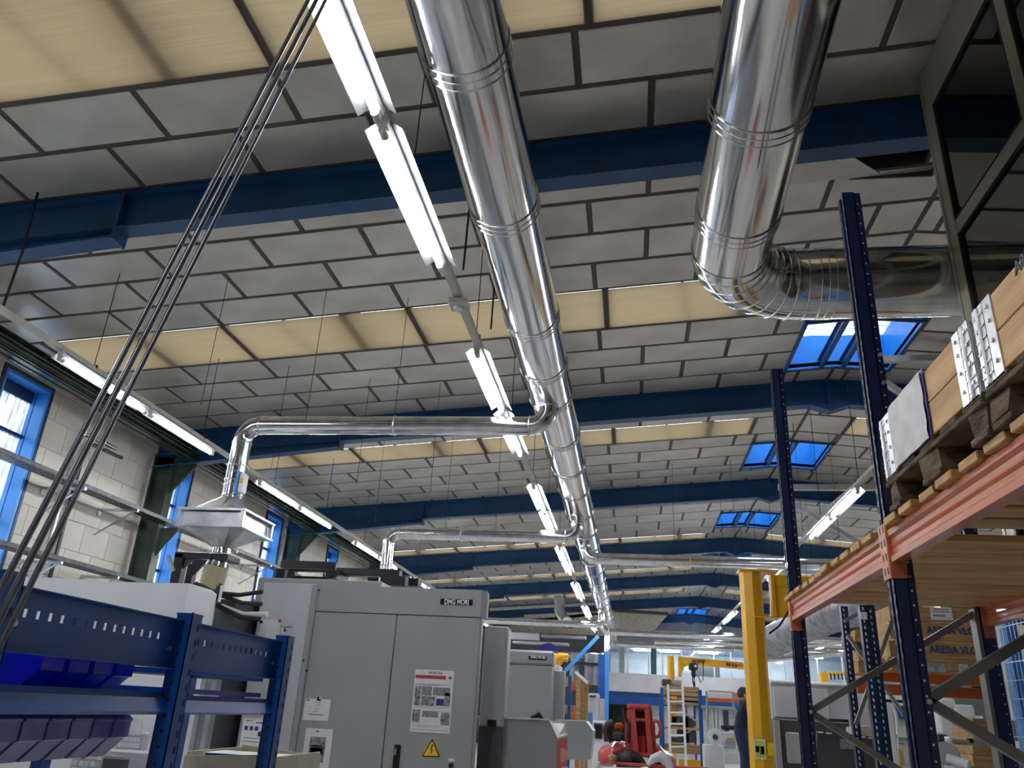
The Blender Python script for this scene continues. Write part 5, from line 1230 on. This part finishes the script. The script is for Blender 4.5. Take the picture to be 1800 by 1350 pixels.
gp('load_beam', M_orange2, (850, 795), (1480, 852), 7.7, .05, .004, t); gp('load_beam', M_orange2, (700, 862), (1460, 925), 8.9, .05, .004, t); gp('rack_tag', M_paper, (722, 425), (757, 468), 6.98, .01, .001, t)
YX = 8.0
t = thing('wooden_crate', 'large pine crate lettered twice in blue, on the orange beam', 'crate', (2.7, YX, 2))
for k, (za, zb) in enumerate(((395, 483), (485, 597), (600, 700))):
    x0, x1, z0, z1 = pb(*c8(905, za), *c8(1425, zb), YX); MB().bbox(x0, x1, YX, YX+.03, z0, z1-.003, .004).build('board', M_woodx, t)
    m_ = MB(); a = AY(*c8(905, za), YX); b = AY(*c8(835-2*k+6*k, (za+zb)/2), YX+.8)
    m_.hexa([(x0-.02, YX+.0, z0), (x0, YX, z0), (x0, YX+.9, z0), (x0-.02, YX+.9, z0), (x0-.02, YX, z1-.003), (x0, YX, z1-.003), (x0, YX+.9, z1-.003), (x0-.02, YX+.9, z1-.003)]); m_.build('side_board', M_woodx, t)
    MB().box(x1-.03, x1, YX+.03, YX+.9, z0, z1-.003).build('side_board', M_woodx, t)
for (qx, qy), col in (((1112, 550), M_inkb), ((1128, 664), M_inkb)):
    a = AY(*c8(qx, qy), YX-.002); b = AY(*c8(qx+280, qy+6), YX); text('ARESIA VLG', 'lettering', col, a, .088, t, width=b.x-a.x, bold=.0018)
gp('paper_label', M_paper, (1135, 395), (1262, 472), YX-.008, .006, .001, t); gp('label_text', M_ink, (1150, 405), (1240, 412), YX-.010, .001, .0003, t); gp('label_text', M_ink, (1150, 420), (1245, 426), YX-.010, .001, .0003, t); gp('label_text', M_ink, (1150, 440), (1220, 452), YX-.010, .001, .0003, t)
t = thing('wooden_pallet', 'pale pallet carrying the lettered pine crate', 'pallet', (2.7, YX, 1.95))
gp('top_board', M_wood, (880, 702), (1430, 722), YX, .1, .004, t)
for k in range(3): gp('top_board', M_wood, (880, 702), (1430, 716), YX+.25*(k+1), .1, .004, t)
for xa in (900, 1245, 1400): gp('block', M_woodx, (xa, 724), (xa+55 if xa < 1400 else 1440, 778), YX, .1, .004, t)
gp('bottom_board', M_wood, (870, 780), (1440, 794), YX, .1, .004, t)
t = thing('wooden_crate', 'small pine crate left of the lettered crate, partly behind the rack posts', 'crate', (2, 9.2, 2))
for za, zb in ((535, 570), (572, 605)): gp('board', M_woodx, (684, za), (840, zb-1), 9.2, .6, .004, t)
gp('pallet_base', M_woodo, (690, 608), (845, 632), 9.25, .5, .004, t)
t = thing('wooden_crate', 'lower pine crate behind the double rack posts', 'crate', (2, 9.4, 1.8))
for za, zb in ((650, 720), (722, 790)): gp('board', M_woodx, (705, za), (870, zb-1), 9.4, .6, .004, t)
# stacked crates at lower right
for i, (za, zb) in enumerate(((1060, 1110), (1112, 1182), (1225, 1275), (1277, 1345))):
    x0, x1, z0, z1 = pb(*c8(1385, za), *c8(1540, zb), 9.8); tag(MB().bbox(x0, x1+.3, 9.8, 10.4, z0, z1, .006).build('wooden_crate', M_woodx), 'pine crate at lower right behind the grey brace, %s from the top of its stack' % ordn(i), 'crate')
# white machines far right
t = thing('white_machine', 'white machine with stepped top at the lower right behind the braces', 'machine', (4, 15, 0))
for q0, q1, m in (((1190, 1010), (1300, 1180), M_machwhite), ((1280, 975), (1400, 1060), M_machwhite), ((1195, 940), (1285, 1000), M_machwhite), ((1180, 1140), (1260, 1400), M_machlite), ((1400, 1040), (1450, 1062), M_paper), ((1330, 1060), (1420, 1180), M_machlite)): gp('cover', m, q0, q1, 15, .8, .03, t)
gp('dark_gap', M_screen, (1290, 1170), (1390, 1200), 14.9, .1, .004, t)
t = thing('operator_console', 'grey operator console with dark screen at the lower right', 'console', (3, 10.6, 0)); gp('body', M_machlite, (1255, 1170), (1365, 1330), 10.6, .3, .015, t, True); gp('screen', M_screen, (1285, 1212), (1345, 1290), 10.55, .05, .004, t); gp('header', M_machine, (1262, 1180), (1362, 1200), 10.56, .04, .004, t)
t = thing('step_ladder', 'small silver step ladder with an orange top cap', 'ladder', (3.1, 10.2, 0))
for a, b in (((1342, 1225), (1300, 1400)), ((1365, 1225), (1350, 1400))): p, q = AY(*c8(*a), 10.2), AY(*c8(*b), 10.0); MB().beam(p, q, .035, .03).build('stile', M_galv, t)
gp('top_cap', M_orange2, (1336, 1215), (1370, 1228), 10.18, .05, .004, t)
for k in range(4): p, q = AY(*c8(1333-9*k, 1255+40*k), 10.15), AY(*c8(1362-3*k, 1255+40*k), 10.15); MB().beam(p, q, .03, .02).build('tread', M_galv, t)
t = thing('information_board', 'white information board with coloured sheets beside the navy upright', 'sign', (2, 8.4, 0)); gp('board', M_paper, (945, 1190), (1012, 1345), 8.4, .02, .003, t); gp('title_bar', M_machine, (943, 1168), (1005, 1190), 8.39, .03, .003, t)
gp('yellow_strip', M_label, (947, 1240), (970, 1340), 8.385, .01, .001, t); gp('sheet', M_machwhite, (975, 1245), (1003, 1335), 8.385, .01, .001, t); gp('title', M_ink, (948, 1200), (975, 1212), 8.385, .01, .001, t)
t = thing('spindle_unit', 'white and grey round spindle unit right of the near upright', 'spindle', (2.5, 7.5, 1.2)); a = AY(*c8(1225, 1265), 7.5); MB().cyl(a, a+Vector((.05, .1, .0)), .09, 20).build('flange', M_machine, t); MB().cyl(a+Vector((.0, -.02, -.03)), a+Vector((.12, -.12, -.07)), .035, 14).build('shaft', M_machwhite, t); gp('mount', M_machdark, (1185, 1150), (1225, 1300), 7.6, .1, .01, t)
P = [AY(*c8(*p), 12.5) for p in ((1350, 985), (1250, 940), (1180, 975))]
t = thing('curved_panel', 'white curved machine shield between the far rack posts and the near upright', 'shield', (2.8, 11.5, 0)); gp('shield', M_machwhite, (860, 905), (945, 1330), 11.5, .2, .06, t, True)
P = [AY(*c8(*p), 11.4) for p in ((860, 935), (900, 960), (930, 1030), (940, 1150))]; MB().tube(P, .02, 8).build('edge_tube', M_machwhite, t); gp('dark_frame', M_black, (860, 945), (975, 962), 11.3, .05, .004, t)
# textile duct, right side pipes
t = thing('textile_duct', 'wrinkled silver textile duct sloping behind the yellow boom', 'duct', (4, 20, 3.5))
P = [AY(*p, y) for p, y in (((1350, 1132), 21), ((1400, 1105), 19), ((1450, 1082), 17), ((1500, 1062), 15), ((1560, 1040), 14))]
m_ = MB(); PP = []; rr = []
for a, b in zip(P[:-1], P[1:]):
    for k in range(10): PP.append(a.lerp(b, k/10)); rr.append(.36+random.uniform(-.02, .02))
m_.tube(PP, .35, 24, True, rr); m_.build('sleeve', M_fabric, t)
for i, (a, b, Y, r) in enumerate((((1150, 1128), (1560, 1136), 30, .09), ((1340, 1160), (1600, 1140), 28, .08), ((1150, 1136), (1350, 1142), 34, .06))):
    tag(MB().cyl(AY(*a, Y), AY(*b, Y), r, 12).build('service_pipe', M_duct), ('silver service pipe in front of the office window heads', 'silver pipe low behind the yellow column at right', 'thin silver pipe just below the longer office pipe')[i], 'pipe')

# ================================================================== OFFICES AND BACK ZONE
YO = 37.5
t = thing('mezzanine_office', 'raised glazed office row across the far end of the hall', 'office', (4, YO, 2.4))
xa = AY(1068, 1200, YO).x; xb = 14.5
zt1 = AY(1160, 1135, YO).z; zt2 = AY(1160, 1188, YO).z; zt3 = AY(1160, 1219, YO).z
MB().box(xa, xb, YO+.02, YO+5, zt3-.15, zt3).build('floor_slab', M_beam, t)
MB().box(xa, xb, YO+5, YO+5.1, zt3, zt1).build('rear_wall', M_panelw, t)
MB().box(xa, xb, YO-.02, YO+5.1, zt1, zt1+.08).build('roof_slab', M_panelw, t)
xs = [xa]+[AY(px, 1160, YO).x for px in (1103, 1140, 1164, 1198, 1255, 1285, 1325, 1380, 1400, 1436, 1480, 1530)]+[xb]
for a, b in zip(xs[:-1], xs[1:]):
    MB().bbox(a+.03, b-.03, YO, YO+.04, zt3, zt2, .006).build('lower_panel', M_panelw, t)
    MB().box(a+.03, b-.03, YO+.02, YO+.03, zt2+.05, zt1).build('pane', M_offglass, t)
for a in xs: MB().bbox(a-.03, a+.03, YO-.01, YO+.05, zt3, zt1, .004).build('mullion', M_machwhite, t)
MB().bbox(xa, xb, YO-.02, YO+.06, zt2, zt2+.05, .004).build('sill', M_machwhite, t)
MB().bbox(xa, xb, YO-.04, YO+.02, zt3-.5, zt3-.15, .004).build('edge_beam', M_rackb, t)
for k, x in enumerate((.2, 1.4, 3.2, 5.6, 7.9)):
    MB().bbox(x, x+.9, YO+2.3, YO+2.5, zt1-.08, zt1-.03, .01).build('added_ceiling_lamp', M_tube, t)  # lamps added and enlarged to brighten the offices
MB().bbox(2.9, 4.2, YO+3, YO+3.5, zt2-.2, zt2+.9, .05).build('dark_machine', M_machdark, t)
MB().box(AY(1088, 1160, YO+1).x, AY(1088, 1160, YO+1).x+.25, YO+.6, YO+.7, zt2, zt1-.1).build('blind', mat('pale_blind', (.6, .6, .5), .6), t)
MB().box(AY(1142, 1160, YO).x+.05, AY(1162, 1160, YO).x-.2, YO+.1, YO+.15, zt2, zt1).build('teal_door', M_teal, t)
# wall under the offices
mb = MB(); mb.box(AY(1142, 1260, YO+.5).x, 14.6, YO+.5, YO+.7, 0, zt3-.15); tag(mb.build('lower_office_wall', mat('pale_block_wall', (.62, .63, .60), .7)), 'pale wall below the far office row', 'wall')
t = thing('dark_doorway', 'dark opening with blue lintel under the offices, left of the ladder rack', 'doorway', (0, YO, 0)); x0, x1, z0, z1 = pb(1067, 1238, 1141, 1350, YO+.4); MB().box(x0, x1, YO+3, YO+3.1, 0, z1).build('rear_wall', M_machdark, t); MB().box(x0, x1, YO-.1, YO+.3, z1, z1+.35).build('lintel', M_rackb, t)
# cream bulkhead wall with slanted end
P = [AY(*p, 36.0) for p in ((700, 1060), (700, 1128), (1138, 1117), (1192, 1062))]
zb = AY(1100, 1117, 38.8).z
mb = MB().prism([(P[0].x, zb-.2), (AY(1140, 1117, 38.8).x, zb), (AY(1190, 1066, 38.8).x, zc(1.9)-.1), (AY(1185, 1070, 38.8).x-.2, zc(1.7)-.02), (-8.3, zc(-8.3)-.02), (-8.3, zb-.2)], 38.8, 39.0)
t = thing('bulkhead_wall', 'cream bulkhead wall with a slanted right end high at the far end', 'wall', (-3, 38.8, 4)); mb.build('panel', mat('cream_bulkhead', (.76, .71, .59), .7), t)
x0, x1, z0, z1 = pb(987, 1085, 1009, 1104, 38.7); MB().box(x0, x1, 38.77, 38.79, z0, z1).build('teal_patch', M_teal, t)
m_ = MB()
for px in np.arange(862, 980, 7): a = AY(px, 1095, 38.7); m_.box(a.x, a.x+.02, 38.78, 38.8, zb-.1, zb+.9)
m_.build('panel_joint', M_mortar, t)
for px, py in ((944, 1099), (1118, 1106), (934, 1102), (1109, 1109)):
    a = AY(px, py, 38.7); MB().cyl(a, a+Vector((0, .1, 0)), .09, 12).build('wall_fitting', M_machwhite, t)
tag(MB().tube([AY(983, 1048, 30), AY(983, 1072, 30), AY(990, 1086, 29.6), AY(997, 1094, 29)], .19, 20).build('bent_vent', M_galv), 'short bent vent pipe hanging below the roof near the far cream wall', 'vent')
for i, (a, b, m) in enumerate((((860, 1071), (1070, 1060), M_galv), ((1080, 1073), (1175, 1079), M_machdark))):
    tag(MB().cyl(AY(*a, 34), AY(*b, 34), .07, 8).build('service_pipe', M_lamptrunk if i == 0 else m), ('long pale pipe under the roof in front of the cream wall', 'dark horizontal pipe ending on the right of the cream wall')[i], 'pipe')
# dark plant below the bulkhead
t = thing('ventilation_plant', 'dark wall of ducts and boxes below the far cream wall', 'plant', (-3, 31, 0))
zq = AY(1000, 1117, 38.4).z
MB().box(-8.2, AY(1066, 1160, 38.4).x, 38.4, 38.6, 0, zq+.05).build('dark_backing', M_machdark, t)
for q0, q1, m in (((893, 1112), (948, 1125), M_machine), ((950, 1116), (1030, 1123), M_cyl), ((900, 1128), (1000, 1133), M_machine)): x0, x1, z0, z1 = pb(*q0, *q1, 33); MB().bbox(x0, x1, 33, 33.4, z0, z1, .03).build('box_duct', m, t)
for px in (1012, 1040): a, b = AY(px, 1150, 31), AY(px, 1204, 31); MB().cyl((a.x, 31, b.z), (a.x, 31, a.z), .32 if px > 1020 else .22, 24).build('silencer_cylinder', M_cyl, t)
a = AY(964, 1150, 32.5); MB().cyl(a, a+Vector((0, .2, 0)), .42, 32).build('round_fan', mat('deep_blue', (.008, .012, .16), .5), t)
x0, x1, z0, z1 = pb(1000, 1164, 1066, 1169, 30.5); MB().bbox(x0, x1, 30.5, 30.6, z0, z1, .01).build('rail', M_black, t)
t = thing('blue_jib_column', 'bright blue column with a slanting strut at the far end of the main duct', 'column', (-1, 29, 0))
x0, x1, z0, z1 = pb(1063, 1145, 1069, 1238, 29); MB().bbox(x0, x1+.02, 29, 29.2, 0, z1, .01).build('post', M_wblue, t); x0, x1, z0, z1 = pb(1051, 1150, 1063, 1238, 29.1); MB().bbox(x0, x1, 29.1, 29.3, 0, z1, .01).build('rear_post', M_rackb, t)
MB().beam(AY(993, 1180, 29), AY(1052, 1118, 29), .16, .12).build('strut', M_wblue, t)
t = thing('yellow_robot_arm', 'small yellow robot arm above the second machine', 'robot', (-1.6, 19, 3)); P = [AY(*c4(*p), 19) for p in ((545, 600), (575, 550), (600, 545), (648, 548))]
MB().tube(P, .09, 10, True, [.1, .1, .08, .06]).build('upper_arm', M_yel, t); MB().cyl((P[0].x, 19, 0), P[0], .16, 16).build('base', M_yel, t); P = [AY(*c4(*p), 19) for p in ((575, 610), (610, 565), (650, 570))]; MB().tube(P, .06, 10).build('lower_arm', M_yel, t)
t = thing('yellow_gantry', 'small yellow gantry with hoses far behind the tall navy uprights', 'gantry', (5, 24, 2.5)); gp('post', M_yel, (483, 782), (528, 840), 24, .3, .02, t, True); gp('rail', M_yel, (530, 782), (715, 800), 24, .2, .01, t); gp('lower_rail', M_yel, (640, 800), (715, 815), 23.6, .2, .01, t)
for k in range(7): P = [AY(*c8(540+k*22, 790), 23.8), AY(*c8(545+k*22, 826), 23.8)]; MB().cyl(P[0], P[1], .02, 6).build('hose_loop', M_rubber, t)
x0, x1, z0, z1 = pb(1560, 1225, 1760, 1350, 24); 
t = thing('crossing_slats', 'dark slatted panel far behind the orange beam at right', 'panel', (8, 26, 1.5)); gp('panel', mat('dark_slatted', (.10, .12, .12), .6), (1270, 920), (1480, 975), 26, .1, .01, t, True)
# person
t = thing('person', 'person in a dark fleece and navy trousers leaning beside the yellow column, face turned right', 'person', (2.05, 15.4, 0))
YP = 15.4
H = AY(1308, 1222, YP)   # head centre
hp = AY(1301, 1279, YP); S = Vector((AY(1311, 1240, YP).x, YP, AY(1311, 1240, YP).z))
hz = hp.z; base = hz-.93
def skin_body():
    V = []; Ed = []; Rr = []
    def a(p, r, par=None):
        V.append(tuple(Vector(p)-Vector((2.05, 15.4, 0)))); Rr.append(r)
        if par is not None: Ed.append((par, len(V)-1))
        return len(V)-1
    X, Z = hp.x, hz
    p0 = a((X, YP, Z), (.15, .12)); sp = a((X+.04, YP, Z+.20), (.15, .11), p0); ch = a((X+.10, YP, Z+.38), (.18, .125), sp); nk = a((H.x-.045, YP, H.z-.165), (.062, .062), ch); a((H.x-.03, YP, H.z-.10), (.055, .055), nk)
    for s in (-1, 1):
        sh = a((X+.11, YP+s*.17, Z+.40), (.075, .075), ch); el = a((X+.22, YP+s*.22, Z+.16), (.055, .055), sh); wr = a((X+.42, YP+s*.16, Z+.10), (.038, .038), el); a((X+.46, YP+s*.15, Z+.10), (.036, .036), wr)
        h_ = a((X-.01, YP+s*.09, Z-.06), (.10, .10), p0); kn = a((X+.05, YP+s*.10, Z-.46), (.068, .068), h_); an = a((X+.01, YP+s*.10, Z-.86), (.048, .048), kn); a((X+.14, YP+s*.11, Z-.91), (.04, .035), an)
    me = bpy.data.meshes.new('body'); me.from_pydata(V, Ed, []); o = bpy.data.objects.new('body', me); COL.objects.link(o)
    m = o.modifiers.new('s', 'SKIN'); 
    for i, r in enumerate(Rr): me.skin_vertices[0].data[i].radius = r
    me.skin_vertices[0].data[0].use_root = True
    m.use_smooth_shade = True; s = o.modifiers.new('d', 'SUBSURF'); s.levels = 2; s.render_levels = 2
    dg = bpy.context.evaluated_depsgraph_get(); nm = bpy.data.meshes.new_from_object(o.evaluated_get(dg)); o.modifiers.clear(); o.data = nm
    nm.materials.clear(); nm.materials.append(M_jacket); nm.materials.append(M_trouser)
    for p in nm.polygons:
        c = p.center; p.material_index = 1 if c.z < hz-.03 else 0; p.use_smooth = True
    return o
bo = skin_body(); bo.parent = t; BASE[bo.name] = (2.05, 15.4, 0)
def ellip(c, r, nu=20, nv=14, fn=None):
    m_ = MB(); vs = []
    for j in range(nv+1):
        th = math.pi*j/nv
        for i in range(nu):
            ph = 2*math.pi*i/nu; d = Vector((math.sin(th)*math.cos(ph), math.sin(th)*math.sin(ph), math.cos(th)))
            k = fn(d) if fn else 1
            vs.append(Vector(c)+Vector((d.x*r[0], d.y*r[1], d.z*r[2]))*k)
    m_.add(vs, [(j*nu+i, (j+1)*nu+i, (j+1)*nu+(i+1) % nu, j*nu+(i+1) % nu) for j in range(nv) for i in range(nu)], True); return m_
hd = ellip(H, (.098, .078, .12), fn=lambda d: 1+.16*max(0, 1-((d.y/.25)**2+((d.z+.12)/.22)**2))*(d.x > .3)-.10*(d.z < -.3)*(d.x < .2)).build('head', M_skin, t)
ellip(H+Vector((-.018, 0, .022)), (.102, .086, .118), fn=lambda d: 1 if (d.x < .45 or d.z > .55) and d.z > -.45 else .86).build('hair', M_hair, t)
for s in (-1, 1):
    ellip(H+Vector((-.0, s*.083, -.01)), (.02, .012, .03), 10, 8).build('ear', M_skin, t); ellip(H+Vector((.088, s*.03, .01)), (.012, .012, .008), 8, 6).build('eye', M_black, t)
    c = Vector((hp.x+.48, YP+s*.15, hz+.10)); m_ = MB(); m_.tube([c-Vector((.03, 0, 0)), c, c+Vector((.05, 0, -.005))], .03, 10, True, [.026, .034, .03])
    for k in range(4): b = c+Vector((.05, -.027+.018*k, -.005)); L_ = (.065, .075, .07, .055)[k]; m_.tube([b, b+Vector((L_*.5, 0, -.004)), b+Vector((L_*.9, 0, -.025))], .0088, 6, True)
    b = c+Vector((.0, -s*.032, .0)); m_.tube([b, b+Vector((.03, -s*.016, -.006)), b+Vector((.058, -s*.018, -.014))], .0095, 6)
    m_.build('hand', M_skin, t); MB().bbox(hp.x-.02 if False else hp.x-.0, hp.x+.24, YP+s*.10-.055, YP+s*.10+.055, hz-.97, hz-.90, .02).build('shoe', M_black, t)
ellip(H+Vector((.10, 0, -.075)), (.008, .02, .006), 8, 6).build('mouth', mat('lips', (.35, .12, .10), .5), t)
tag(MB().bbox(hp.x-.5, hp.x+1.2, YP-.45, YP+.55, 0, hz-.97, .01).build('work_platform', M_machdark), 'dark platform on which the worker stands', 'platform')
tag(MB().bbox(AY(1318, 1300, YP).x, AY(1332, 1300, YP).x, YP+.62, YP+.9, 0, AY(1320, 1272, YP).z, .01).build('dark_pillar', M_machdark), 'narrow dark pillar between the worker and the yellow column', 'pillar')
